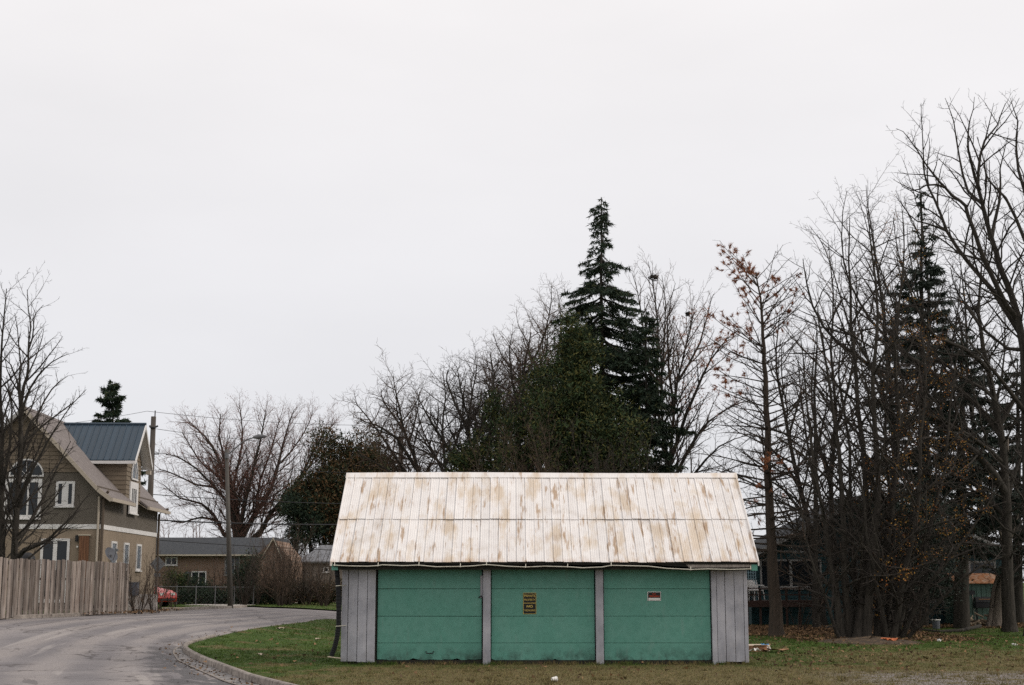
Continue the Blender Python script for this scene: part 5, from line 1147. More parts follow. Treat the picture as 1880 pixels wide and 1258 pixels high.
# ------------------------------------------------------------------ conifers
def conifer(name, label, D, px, py_top, py_base, prof, seed, n_leaf, whorl=.38, trunk_r=.22, needle='needle', bark='bark', ln=.26, wd=.085, droop=-.22, lean=0, group=None, holes=0, curve=.35, trunk_px=None):
    """prof: (py, half width in metres, density) from the top down"""
    r = random.Random(seed); q = np.random.RandomState(seed); b = P(px, py_base, D); base = (b[0], D, gz(b[0], D)); root = thing(name, label, 'tree', base, 0, group)
    top = P(px + lean, py_top, D); H = top[2] - base[2]
    ctr = lambda z: b[0] + (top[0] - b[0]) * (z - base[2]) / H
    pz_ = [P(px, a[0], D)[2] for a in prof][::-1]; pw_ = [a[1] for a in prof][::-1]; pd_ = [a[2] for a in prof][::-1]
    tr = [([(ctr(base[2] + H * k / 10) + r.uniform(-.03, .03), D + r.uniform(-.03, .03), base[2] + H * k / 10 - (.1 if k == 0 else 0)) for k in range(11)], [trunk_r * (1 - k / 10.4) + .012 for k in range(11)])]
    br, B, Dd, W = [], [], [], []
    z = pz_[0]; z_top = top[2]
    while z < z_top - .1:
        hw, den = np.interp(z, pz_, pw_), np.interp(z, pz_, pd_)
        n = r.choice((4, 5, 6)) if hw > .5 else 4; a0 = r.uniform(0, 6.28)
        for k in range(n):
            if r.random() < holes: continue
            L = hw * r.uniform(.42, 1.18); a = a0 + 6.283 * k / n + r.uniform(-.3, .3); zz = z + r.uniform(-.6, .6) * whorl; drp = droop * r.uniform(.5, 1.5)
            pts = []
            for j in range(6):
                t = j / 5; rr = L * t; pts.append((ctr(zz) + math.cos(a) * rr + r.uniform(-.02, .02), D + math.sin(a) * rr, zz + drp * L * t + curve * L * t * t * t * .55 + r.uniform(-.02, .02)))
            br.append((pts, [max(.006, min(.05, .012 + .012 * L)) * (1 - .8 * j / 5) for j in range(6)]))
            A = np.array(pts)
            m = int(L * 26 * den) + 2
            tt = q.uniform(.18, 1, m) ** .8 * 5; i0 = np.minimum(tt.astype(int), 4); f = (tt - i0)[:, None]; c = A[i0] * (1 - f) + A[i0 + 1] * f; td = A[i0 + 1] - A[i0]; td /= np.linalg.norm(td, axis=1, keepdims=True) + 1e-9
            side = np.cross(td, [0, 0, 1]) * q.choice([-1, 1], m)[:, None]
            sp_l = (.10 + .34 * L * (1 - tt / 6.2))[:, None] * q.uniform(.4, 1.1, (m, 1))
            sdir = td * .55 + side * .8 + q.normal(size=(m, 3)) * .12; sdir[:, 2] -= .32
            kk = 5
            for s in range(kk):
                u = (s + q.rand(m, 1)) / kk; bb = c + sdir * sp_l * u; dd = sdir * .6 + q.normal(size=(m, 3)) * .55; dd[:, 2] -= .18
                B.append(bb); Dd.append(dd); 
        z += whorl * r.uniform(.7, 1.3) * (.6 if hw < .6 else 1)
    B = np.concatenate(B); Dd = np.concatenate(Dd)
    if len(B) > n_leaf: k = q.permutation(len(B))[:n_leaf]; B, Dd = B[k], Dd[k]; sc = 1
    link('trunk', tubes_mesh('trunk', tr + [t for t in br if t[1][0] > .03], M[bark], base), root)
    link('branches', tubes_mesh('branches', [t for t in br if t[1][0] <= .03] or br[:1], M['twig'], base), root, kind='stuff')
    link('crown', leaf_mesh('crown', B, Dd, ln * q.uniform(.5, 1.3, len(B)), wd * q.uniform(.6, 1.3, len(B)), M[needle], q, base), root)
    return root
def clump_foliage(q, cs, n_per, rad, up=.4):
    B, Dd = [], []
    for c in cs:
        n = max(4, int(n_per * q.uniform(.6, 1.4))); o = q.normal(size=(n, 3)) * rad * q.uniform(.7, 1.3); B.append(np.array(c) + o); d = q.normal(size=(n, 3)) + o / rad * .5; d[:, 2] += up; Dd.append(d)
    return np.concatenate(B), np.concatenate(Dd)
def leafy_mass(name, label, D, shapes, seed, n_clump, n_per, rad, leaf, ln, wd, cat='tree', bark='bark', up=.4, hollow=.55, group=None, stems=5):
    """shapes: ellipses (px, py, half px, half py, depth m): clumps mostly near their surface, gaps between"""
    q = np.random.RandomState(seed); r = random.Random(seed); px0 = shapes[0][0]; x0 = P(px0, 1100, D)[0]; base = (x0, D, gz(x0, D)); root = thing(name, label, cat, base, 0, group)
    cs = []; areas = np.array([s[2] * s[3] for s in shapes], float); areas /= areas.sum(); k_ = FOC / (.99 * D); tr = []
    for s, a in zip(shapes, areas):
        c = np.array(P(s[0], s[1], D)); R3 = np.array([s[2] / k_, s[4], s[3] / k_]); n = int(n_clump * a)
        v = q.normal(size=(n * 2, 3)); v /= np.linalg.norm(v, axis=1, keepdims=True); rr = hollow + (1 - hollow) * q.rand(n * 2, 1) ** .6; rr *= 1 + .12 * np.sin(v[:, :1] * 7 + s[0]) + .09 * np.sin(v[:, 2:] * 11 + s[1]) + .13 * q.normal(size=(n * 2, 1))
        p = c + v * rr * R3; p = p[(p[:, 2] > base[2] + .15) & (v[:, 1] < .55)][:n]; cs += list(p)
        gb_ = (base[0] * .35 + c[0] * .65 + r.uniform(-.3, .3), D + r.uniform(-.3, .3), base[2] - .1)
        trk = [gb_] + [tuple(np.array(gb_) * (1 - t) + (c + [0, 0, R3[2] * .7]) * t + q.normal(size=3) * .08) for t in (.2, .4, .6, .8, 1)]
        tr.append((trk, [.13, .11, .09, .07, .05, .02]))
    nt_ = len(tr)
    for p in cs[::4]:
        t = tr[q.randint(nt_)][0]; a = t[q.randint(1, 5)]; mid = (np.array(a) + p) / 2 + q.normal(size=3) * .15; tr.append(([a, tuple(mid), tuple(p)], [.026, .018, .006]))
    B, Dd = clump_foliage(q, cs, n_per, rad, up)
    k = B[:, 2] > base[2] + .05; B, Dd = B[k], Dd[k]
    link('trunk', tubes_mesh('trunk', [t for t in tr if t[1][0] > .03], M[bark], base), root)
    link('branches', tubes_mesh('branches', [t for t in tr if t[1][0] <= .03], M['twig'], base), root, kind='stuff')
    link('crown', leaf_mesh('crown', B, Dd, ln * q.uniform(.5, 1.3, len(B)), wd * q.uniform(.6, 1.3, len(B)), M[leaf], q, base), root)
    return root
def tip_leaves(root, base, tw, m, n, ln, wd, seed, zone=None, name='leaves', per=1, spread=.06):
    q = np.random.RandomState(seed); pts = [p[-1] for p, r, lv in tw if r[0] < .02] + [p[len(p) // 2] for p, r, lv in tw if r[0] < .02]
    if zone: pts = [p for p in pts if zone(p)]
    if not pts: return
    A = np.array(pts); k = q.randint(len(A), size=n); k = k[q.randint(max(1, n // 9), size=n)]; B = A[k] + q.normal(size=(n, 3)) * spread; Dd = q.normal(size=(n, 3)); Dd[:, 2] += .3
    return link(name, leaf_mesh(name, B, Dd, ln * q.uniform(.6, 1.4, n), wd * q.uniform(.6, 1.4, n), M[m], q, base), root)

# spruce behind the dormer
conifer('spruce_tree', 'small dark spruce tip rising behind the navy dormer roof', 92, 207, 700, 1100, [(700, .15, 2.0), (712, .45, 2.0), (722, .6, 2.1), (732, 1.05, 2.2), (742, .55, 1.6), (755, .65, 1.8), (768, 1.3, 2.4), (785, 1.5, 2.2), (850, 1.8, 1.2), (1000, 2.2, .3)], 3, 30000, whorl=.24, trunk_r=.2, ln=.28, wd=.09, holes=.3)
# tall spruce behind the garage
conifer('spruce_tree', 'tall ragged spruce with a thin spire, highest tree behind the garage', 60.5, 1107, 362, 1080, [(362, .12, .5), (385, .50, .62), (408, .56, .6), (425, .42, .5), (445, .45, .4), (458, .6, .9), (470, 1.15, .95), (490, 1.1, .9), (505, 1.0, .8), (520, 1.55, 1.3), (545, 2.0, 1.7), (562, 2.15, 1.7), (580, 2.2, 1.8), (600, 2.4, 2.0), (630, 2.6, 2.1), (660, 2.9, 2.2), (720, 3.2, 2.1), (800, 3.4, 1.8), (880, 3.4, .6), (1000, 3.0, .3)], 21, 125000, whorl=.20, trunk_r=.2, ln=.19, wd=.055, holes=.24, lean=-4, droop=-.34, curve=.12)
conifer('spruce_tree', 'dark hanging spruce on the right flank of the tall spruce behind the garage roof', 58.5, 1186, 565, 1080, [(565, .15, .7), (580, .4, .8), (610, .5, 1.0), (640, .7, 1.3), (700, .85, 2.0), (760, 1.0, 2.2), (860, 1.3, 2.2), (960, 1.4, .8)], 33, 34000, whorl=.30, trunk_r=.14, ln=.20, wd=.06, holes=.1, droop=-.45)
leafy_mass('cedar_tree', 'broad dense cedar in front of the tall spruce behind the garage', 56, [(1060, 730, 44, 115, 1.2), (1068, 810, 66, 90, 1.5), (1120, 820, 58, 80, 1.3), (1052, 650, 30, 60, .8), (1030, 800, 48, 80, 1.2)], 6, 760, 62, .20, 'cedar', .17, .07)
leafy_mass('cedar_tree', 'shorter cedar just left of the broad cedar behind the garage roof', 58, [(975, 765, 22, 75, .7), (955, 820, 42, 60, .9), (1000, 710, 12, 60, .5)], 7, 210, 42, .19, 'cedar', .17, .06)
leafy_mass('cedar_tree', 'low dark cedar among the bare oaks behind the garage roof', 60, [(890, 845, 36, 40, .9), (860, 855, 32, 25, .9), (905, 755, 13, 40, .5)], 8, 150, 40, .19, 'cedar', .17, .06)
leafy_mass('pine_tree', 'dark mixed-green pine with rusty patches at the left end of the garage roof', 108, [(638, 882, 56, 52, 2.4), (600, 930, 54, 50, 2.4), (685, 862, 46, 40, 2.2), (640, 960, 55, 60, 2.6), (560, 925, 34, 30, 1.6), (660, 1000, 50, 50, 2), (587, 822, 11, 30, .6), (612, 818, 9, 26, .6), (663, 816, 8, 24, .6), (690, 812, 7, 20, .6), (640, 826, 10, 26, .6), (575, 880, 24, 12, .9), (560, 900, 20, 10, .9)], 9, 1200, 44, .38, 'yewish', .30, .10, hollow=.4)
leafy_mass('pine_tree', 'low drooping dark pine bough mass left of the mixed-green pine', 106.5, [(545, 930, 26, 26, 1.4), (570, 960, 34, 30, 1.4), (545, 985, 20, 20, 1.2)], 19, 170, 46, .28, 'needle', .26, .085)

# ------------------------------------------------------------------ bare trees, left
rootA, twA, bA = bare_tree('bare_tree', 'bare many-stemmed tree in front of the tan house gable', 'tree', 51.5, [
    ([(24, 1100), (26, 1020), (30, 960), (36, 860), (38, 780), (40, 733), (50, 690), (52, 650), (57, 600), (50, 532)], .15, .012, 1),
    ([(40, 733), (36, 690, .1), (35, 640, .2), (27, 575, .3)], .06, .01), ([(52, 645), (62, 600, -.1), (66, 575, -.2), (80, 560, -.2)], .035, .01),
    ([(2, 1100, .3), (4, 1000, .3), (3, 860, .3), (0, 720, .3), (4, 620, .3), (12, 530, .2)], .14, .014, 1),
    ([(24, 1032), (45, 1010, -.2), (75, 998, -.5), (104, 975, -.8), (135, 945, -1), (165, 905, -1.1)], .12, .012),
    ([(30, 990), (55, 960, .4), (80, 915, .7), (100, 870, 1), (130, 810, 1.2)], .10, .012),
    ([(34, 930), (52, 880, -.5), (75, 835, -.8), (100, 790, -1), (135, 740, -1.2)], .09, .012),
    ([(37, 850), (48, 800, .4), (70, 760, .7), (95, 715, 1), (125, 690, 1.2)], .08, .01),
    ([(37, 800), (45, 740, -.4), (70, 690, -.6), (95, 665, -.8), (125, 650, -.9)], .07, .01),
    ([(38, 760), (32, 700, .5), (20, 670, .8), (-5, 648, 1)], .05, .01), ([(3, 860, .3), (-20, 790, .2), (-40, 720, .1)], .07, .01),
    ([(4, 900, .3), (18, 820, -.3), (22, 750, -.6), (12, 690, -.8)], .08, .01)], 'maple', 11, group='bare trees', ret=True, dens=1.2, fat=1.15)
rootC, twC, bC = bare_tree('bare_tree', 'wide rounded bare maple with reddish buds behind the bungalow roof', 'tree', 112, [
    ([(440, 1100), (438, 1040), (434, 985), (425, 930), (415, 880), (400, 840), (375, 800), (345, 772)], .42, .03, 1),
    ([(436, 985), (438, 950, .5), (428, 900, 1), (414, 850, 1.4), (402, 800, 1.6), (405, 760, 1.6)], .24, .03), ([(438, 990), (450, 920, -.8), (465, 860, -1.2), (478, 810, -1.5), (488, 752, -1.6)], .24, .03),
    ([(440, 995), (470, 940, .8), (497, 900, 1.2), (512, 850, 1.6), (524, 800, 2), (540, 752, 2)], .26, .03), ([(441, 1010), (480, 975, -.6), (500, 938, -1), (545, 890, -1.5), (572, 835, -1.8), (598, 785, -2)], .26, .03),
    ([(438, 1010), (410, 980, .5), (392, 945, .8), (370, 925, 1), (330, 915, 1.2), (300, 890, 1.4)], .20, .03), ([(425, 930), (395, 895, -1), (360, 860, -1.6), (325, 838, -2), (305, 835, -2)], .13, .03),
    ([(470, 940), (478, 880, 2), (500, 820, 2.6), (515, 765, 3)], .13, .03), ([(428, 900), (440, 840, 1), (445, 790, 1.2), (440, 745, 1.3)], .12, .03), ([(500, 938), (540, 930, 1), (575, 905, 1.6), (600, 870, 2)], .12, .03),
    ([(415, 880), (380, 860, 1.5), (350, 820, 2), (335, 795, 2.2)], .10, .03), ([(405, 960, .6), (370, 950, .8), (335, 960, 1), (305, 955, 1.1)], .12, .03), ([(545, 890, -1.5), (580, 870, -1.6), (612, 830, -1.8)], .10, .02), ([(395, 895, -1), (360, 890, -1.2), (318, 870, -1.4), (292, 862, -1.5)], .10, .03), ([(540, 893, -1.4), (572, 850, -1.2), (598, 805, -1), (612, 768, -.8)], .10, .02), ([(515, 850, 1.5), (555, 800, 2), (575, 755, 2.2)], .09, .02)],
    seed=12, twig='twig_red', group='bare trees', ret=True, habit=[(.42, 38, 12, .36, 1.2, 4.6, .14, .07, .12), (.34, 38, 12, .40, .6, 2.2, .16, .06, .12), (.30, 36, 14, .50, .35, 1.1, .16, .05, .1)], dens=1.75, fat=1.2)
tip_leaves(rootC, bC, twC, 'redbud', 14000, .10, .035, 5, name='buds', spread=.15)
# two small bare bushes by the house, more bushes across the road
def bush(label, px, py_b, D, h_m, w_m, seed, n=9, twig='twig_brown', name='bare_bush', cat='bush', group='bare bushes', leaf=None, r0=.022, style='shrub'):
    rg = random.Random(seed); x = P(px, py_b, D)[0]; base = (x, D, gz(x, D) + LAWN - .1); root = thing(name, label, cat, base, 0, group); lines, tw = [], []
    for i in range(n):
        a = rg.uniform(0, 6.28); sp = rg.uniform(.0, .5); d = Vector((math.cos(a) * w_m / h_m * (.35 + sp), math.sin(a) * w_m / h_m * (.35 + sp), 1)).normalized()
        L = h_m * rg.uniform(.75, 1.1); c = wander(rg, (x + math.cos(a) * .12, D + math.sin(a) * .12, base[2] - .05), d, L, r0 * rg.uniform(.7, 1.4), .006, 8, .12, .03)
        lines.append(c); o = []; grow(rg, o, c[0], c[1], 0, ST[style]); tw += o
    link('stems', tubes_mesh('stems', lines, M['bark_brown'], base), root); link('crown', tubes_mesh('crown', [(p, r) for p, r, l in tw], M[twig], base), root)
    if leaf: tip_leaves(root, base, tw, leaf, 1200, .06, .05, seed)
    return root
bush('bare reddish bush in front of the utility box and house side', 254, 1113, 55.6, 2.3, 1.3, 31, 10)
bush('bare bush under the diamond road sign, partly hiding the red car', 286, 1112, 57.0, 2.1, 1.0, 32, 8)
bush('wispy low bush right of the red car', 318, 1108, 66, 1.0, .8, 37, 6)
for i, (px, D, h, w, lab) in enumerate([(500, 88, 3.8, 2.2, 'bare brown bush in front of the pointed barge board'), (530, 86, 4.4, 2.6, 'large bare thicket bush between the brown gable and the small pale house'), (470, 87, 2.8, 1.5, 'bare bush just right of the street lamp'), (562, 88, 3.8, 2.2, 'bare bush in front of the small pale house'), (595, 86, 3.2, 2.0, 'bare bush beside the drain pipe, in front of the small pale house'), (330, 88, 2.2, 1.6, 'bare bush in front of the left end of the bungalow'), (400, 89, 3.0, 1.6, 'thin bare bush in front of the bungalow wall, left of the street lamp'), (448, 85, 3.6, 2.0, 'bare bush against the dark evergreen shrub right of the street lamp'), (515, 84, 4.8, 2.6, 'tallest bare thicket bush, overlapping the right end of the bungalow roof')]):
    bush(lab, px, 1104, D, h, w, 40 + i, 13 if h > 3 else 8, r0=.03, twig=('twig_brown', 'twig_grey')[i % 2])
leafy_mass('evergreen_shrub', 'dark rounded evergreen shrub below the bungalow window', 90.5, [(362, 1085, 24, 22, .8), (385, 1090, 16, 14, .7)], 51, 90, 50, .22, 'needle', .16, .07, cat='shrub', group='dark evergreen shrubs by the bungalow')
leafy_mass('evergreen_shrub', 'dark evergreen shrub hiding the bungalow wall right of the street lamp', 90, [(450, 1070, 20, 36, .9), (462, 1040, 13, 24, .7), (440, 1090, 22, 16, .8)], 52, 130, 50, .22, 'needle', .16, .07, cat='shrub', group='dark evergreen shrubs by the bungalow')
leafy_mass('evergreen_shrub', 'low dark evergreen shrub left of the bungalow window', 90.5, [(335, 1080, 16, 20, .7), (318, 1070, 12, 18, .6)], 53, 70, 50, .2, 'cedar', .16, .07, cat='shrub', group='dark evergreen shrubs by the bungalow')
leafy_mass('hedge', 'low dark hedge behind the chain-link fence', 88, [(360, 1096, 36, 11, .5), (420, 1097, 36, 11, .5), (480, 1096, 36, 12, .5)], 54, 230, 40, .16, 'needle', .14, .06, cat='hedge')
leafy_mass('hedge', 'dark hedge along the far verge left of the drain pipe', 89, [(520, 1088, 36, 20, .6), (575, 1090, 36, 20, .6), (630, 1090, 30, 20, .6)], 55, 230, 44, .2, 'yewish', .14, .06, cat='hedge')

# ------------------------------------------------------------------ bare trees behind the garage
OK1 = [([(785, 1060), (780, 940), (768, 862), (742, 793), (731, 740), (722, 690)], .13, .015, 1), ([(775, 900), (735, 855, .5), (700, 800, .8), (668, 758, 1), (650, 732, 1)], .08, .012),
       ([(770, 870), (728, 804, -1), (690, 780, -1.3), (660, 770, -1.5)], .09, .015), ([(780, 930), (730, 880, -.6), (690, 850, -1), (655, 835, -1)], .09, .015), ([(742, 793), (705, 740, .6), (700, 715, .8)], .06, .012), ([(750, 815), (765, 760, 1), (770, 720, 1.2)], .06, .012)]
bare_tree('bare_tree', 'low spreading bare oak nearest the left end of the garage roof', 'tree', 62, OK1, 'oak', 14, group='bare trees', twig='twig_brown', dens=1.4, fat=1.3)
bare_tree('bare_tree', 'bare oak with a straight trunk behind the left half of the garage roof', 'tree', 65, [([(865, 1060), (866, 930), (865, 867), (859, 768), (868, 716), (876, 668)], .15, .015, 1), ([(864, 880), (812, 807, -1), (780, 754, -1.4), (765, 715, -1.5)], .10, .012), ([(866, 900), (820, 860, .8), (780, 830, 1.2), (745, 812, 1.3)], .10, .015), ([(861, 800), (835, 740, .8), (820, 700, 1), (822, 680, 1)], .09, .015), ([(862, 830), (895, 760, -.8), (905, 700, -1), (915, 660, -1)], .10, .015), ([(862, 770), (845, 710, -1), (838, 672, -1.2)], .06, .012), ([(864, 850), (900, 800, 1), (925, 750, 1.2), (935, 700, 1.3)], .09, .015)], 'oak', 15, group='bare trees', twig='twig_grey', dens=1.35, fat=1.3)
bare_tree('bare_tree', 'taller bare tree left of the cedars behind the garage roof', 'tree', 68, [([(950, 1060), (948, 900), (952, 800), (960, 720), (965, 660), (975, 610)], .2, .02, 1), ([(950, 840), (925, 770, .6), (905, 700, 1), (900, 650, 1.2)], .11, .015), ([(951, 820), (985, 740, -.8), (1000, 670, -1), (1005, 600, -1.2)], .11, .015), ([(955, 760), (940, 700, -.8), (935, 640, -1), (940, 612, -1)], .08, .012), ([(962, 700), (990, 640, .8), (1008, 580, 1), (1012, 525, 1.2)], .08, .012), ([(950, 800), (990, 760, 1), (1020, 690, 1.4), (1030, 600, 1.5), (1022, 530, 1.5)], .09, .01)], 'oak', 16, twig='twig_brown', group='bare trees', dens=1.15, fat=1.3)
bare_tree('bare_tree', 'bare tree filling the gap between the two oaks behind the garage roof', 'tree', 70, [([(822, 1060), (822, 930), (818, 860), (812, 790), (818, 730), (812, 685)], .14, .012, 1), ([(820, 880), (790, 820, .6), (770, 770, 1), (762, 735, 1.1)], .08, .01), ([(819, 850), (845, 790, -.6), (850, 730, -.9), (856, 690, -1)], .08, .01)], 'oak', 18, twig='twig_grey', group='bare trees', fat=1.3)
bare_tree('bare_tree', 'dense brown bare tree just left of the shorter cedar', 'tree', 72, [([(925, 1060), (922, 900), (915, 820), (905, 740), (908, 690), (900, 645)], .16, .012, 1), ([(920, 860), (885, 800, .6), (868, 750, 1), (858, 720, 1.2)], .09, .01), ([(918, 830), (945, 760, -.6), (955, 700, -.9), (952, 640, -1)], .09, .01)], 'oak', 19, twig='twig_brown', group='bare trees', fat=1.3, dens=1.3)
bare_tree('bare_tree', 'bare brown tree rising behind the broad cedar, left of the tall spruce', 'tree', 73, [([(990, 1060), (988, 900), (985, 800), (990, 700), (1000, 640), (1005, 590)], .16, .012, 1), ([(987, 820), (965, 740, .6), (955, 680, 1), (962, 620, 1.1)], .09, .01), ([(989, 760), (1020, 690, -.6), (1035, 640, -.8), (1040, 590, -.9)], .08, .01)], 'oak', 20, twig='twig_brown', group='bare trees', fat=1.3, dens=1.25)
rootF, twF, bF = bare_tree('bare_tree', 'bare fan-shaped tree with two dark nests right of the tall spruce', 'tree', 66, [([(1232, 1080), (1230, 960), (1228, 868), (1240, 726), (1250, 675), (1266, 610), (1275, 560)], .13, .012, 1),
    ([(1229, 880), (1206, 740, .6), (1208, 640, .8), (1204, 560, 1), (1197, 512, 1), (1190, 480, 1)], .08, .01), ([(1230, 850), (1260, 760, -.6), (1290, 690, -.9), (1320, 640, -1), (1350, 610, -1)], .11, .012),
    ([(1229, 900), (1262, 830, .6), (1300, 775, .9), (1345, 745, 1.1), (1385, 735, 1.2)], .11, .012), ([(1230, 930), (1275, 870, -.6), (1320, 820, -1), (1370, 800, -1.2)], .10, .012), ([(1230, 940), (1285, 895, .6), (1330, 865, 1), (1375, 850, 1.2)], .09, .012),
    ([(1236, 760), (1228, 680, -.8), (1225, 590, -1), (1240, 520, -1)], .08, .01), ([(1245, 700), (1285, 630, .8), (1300, 575, 1), (1310, 540, 1)], .07, .01), ([(1206, 740, .6), (1185, 640, .2), (1175, 560, 0), (1160, 500, 0)], .07, .01), ([(1229, 860), (1215, 760, -1), (1218, 650, -1.2), (1222, 560, -1.3), (1215, 505, -1.3)], .08, .01)], 'fan', 17, twig='twig_brown', group='bare trees', ret=True, dens=1.0, fat=1.3)
tip_leaves(rootF, bF, twF, 'deadneedle', 1500, .12, .04, 9, zone=lambda p: p[0] > P(1245, 650, 66)[0] and P(0, 760, 66)[2] < p[2] < P(0, 560, 66)[2], spread=.09)
def nest(label, px, py, D, r, seed):
    q = P(px, py, D); rg = random.Random(seed); L = []
    for k in range(90): a = Vector((rg.gauss(0, 1), rg.gauss(0, 1), rg.gauss(0, .7))).normalized() * r * rg.uniform(.3, 1); d = Vector((rg.gauss(0, 1), rg.gauss(0, 1), rg.gauss(0, .5))).normalized() * r * .8; p = Vector(q) + a; L.append(([tuple(p - d * .6), tuple(p), tuple(p + d * .6)], [.012, .016, .01]))
    o = link('nest', tubes_mesh('nest', L, M['bark'], q), label=label, cat='nest', group='dark nests in the bare trees'); o.location = q
nest('larger dark nest high in the bare tree right of the tall spruce', 1200, 510, 67, .22, 1); nest('smaller dark nest lower right in the fan-shaped bare tree', 1263, 576, 66, .13, 2); nest('dark nest in a fork at the far right of the frame', 1791, 565, 55, .17, 3)
bush('tangle of bare red-brown vines just above the middle of the garage roof', 1040, 1060, 52, 7.6, 2.6, 61, 13, name='vine_tangle', group=None, cat='vines', r0=.03, twig='twig_brown')
bush('second tangle of bare vines behind the right half of the garage roof', 1130, 1060, 52.5, 7.3, 2.6, 62, 11, name='vine_tangle', group=None, cat='vines', r0=.03, twig='twig_grey')
bush('bare vine tangle left of the others above the garage roof', 945, 1060, 53, 6.8, 2.2, 63, 9, name='vine_tangle', group=None, cat='vines', r0=.03, twig='twig_brown')

# ------------------------------------------------------------------ trees on the right
# pine with dead orange needles
rgG = random.Random(71); GD = 49.6
tG = limb([(1427, 1168), (1421, 1080), (1417, 1000), (1412, 900), (1410, 820), (1406, 720), (1403, 640), (1398, 570), (1388, 500)], .25, .02, rgG, GD, 3, .035, True)
lG = [([tG[0][k] for k in range(len(tG[0]))], [max(.02, r * (1 if k > 1 else 1.15)) for k, r in enumerate(tG[1])])]
lineG, twG, tuft = [], [], []
baseG = (tG[0][0][0], GD, gz(tG[0][0][0], GD)); rootG = thing('pine_tree', 'thin pine with dead orange needle tufts at its top, right of the garage', 'tree', baseG)
def trunk_at(L, z):
    p = L[0]
    for a, b_ in zip(p, p[1:]):
        if a[2] <= z <= b_[2]: f = (z - a[2]) / (b_[2] - a[2]); return tuple(a[c] + (b_[c] - a[c]) * f for c in range(3))
    return p[-1]
z = P(0, 1010, GD)[2]; ztop = P(0, 505, GD)[2]; q0 = z
while z < ztop:
    t = (z - q0) / (ztop - q0); Lm = 3.1 - 1.15 * t ** 1.8
    for k in range(rgG.choice((3, 4, 5))):
        a = rgG.uniform(0, 6.28); L = Lm * rgG.uniform(.55, 1.1); up = -.02 + .5 * t
        d = Vector((math.cos(a), math.sin(a), -.12 + .75 * t + rgG.uniform(-.1, .15))); c = wander(rgG, trunk_at(tG, z), d.normalized(), L, .034 * (1.15 - .6 * t), .008, 8, .13, .015 + .05 * t)
        lineG.append(c); o = []; grow(rgG, o, c[0], c[1], 0, [(.22, 55, 15, .36, .3, 1.0, .2, .03, .25), (.17, 45, 15, .45, .12, .45, .2, .03, .1)]); twG += o
        if (t > .72 and (math.cos(a) < .2 or rgG.random() < .25)) or (.55 < t <= .72 and math.cos(a) < -.3 and rgG.random() < .5) or (t < .55 and rgG.random() < .03):
            for p, r, lv in o + [c + (0,)]:
                if rgG.random() < .5: tuft.append((p[-1], tuple(np.subtract(p[-1], p[-2]))))
    z += .27 * rgG.uniform(.7, 1.3)
link('trunk', tubes_mesh('trunk', lG + lineG, M['bark_brown'], baseG), rootG); link('crown', tubes_mesh('crown', [(p, r) for p, r, l in twG], M['twig'], baseG), rootG)
q = np.random.RandomState(3); A = np.array([t[0] for t in tuft]); AD = np.array([t[1] for t in tuft]); AD /= np.linalg.norm(AD, axis=1, keepdims=True) + 1e-9; k = 28; sz = q.uniform(.5, 1.3, (len(A), 1)); B = np.repeat(A, k, 0) - np.repeat(AD * sz, k, 0) * q.uniform(0, .16, (len(A) * k, 1)); Dd = q.normal(size=B.shape) * .55 + np.repeat(AD, k, 0) * .9; Dd[:, 2] -= .25
link('dead_needles', leaf_mesh('dead_needles', B, Dd, .15 * q.uniform(.5, 1.2, len(B)), .024, M['deadneedle'], q, baseG), rootG)
# spruce with bare top, then the dark lower spruce
conifer('spruce_tree', 'tall dark spruce with a nearly bare top inside the right-hand trees', 60, 1692, 350, 1130, [(350, .1, .05), (440, .4, .12), (452, 1.0, 1.2), (475, .9, .8), (500, 1.5, 1.3), (530, 1.2, .8), (545, 1.6, 1.4), (600, 1.9, 1.2), (660, 2.1, 1.2), (740, 2.5, 1.2), (820, 2.9, 1.2), (900, 3.1, 1.0), (1000, 3.1, .6)], 44, 60000, whorl=.46, trunk_r=.26, needle='needle_grey', ln=.25, wd=.07, holes=.16, droop=-.12, curve=.2)
conifer('spruce_tree', 'dark drooping spruce with a thick visible trunk left of the green shed', 58, 1766, 600, 1146, [(600, .3, .4), (660, 1.2, .9), (740, 1.9, 1.2), (820, 2.4, 1.3), (900, 2.7, 1.4), (980, 2.8, 1.2), (1010, 1.8, .5)], 45, 42000, whorl=.44, trunk_r=.33, needle='needle_grey', ln=.26, wd=.075, holes=.14, droop=-.3)
conifer('spruce_tree', 'dark spruce at the right edge of the frame behind the big bare tree', 66, 1868, 660, 1140, [(660, .3, .4), (740, 1.5, .9), (820, 2.2, 1.2), (900, 2.8, 1.4), (1000, 2.8, 1.2), (1040, 1.8, .4)], 46, 34000, whorl=.46, trunk_r=.28, needle='needle_grey', ln=.27, wd=.08, holes=.14, droop=-.3)
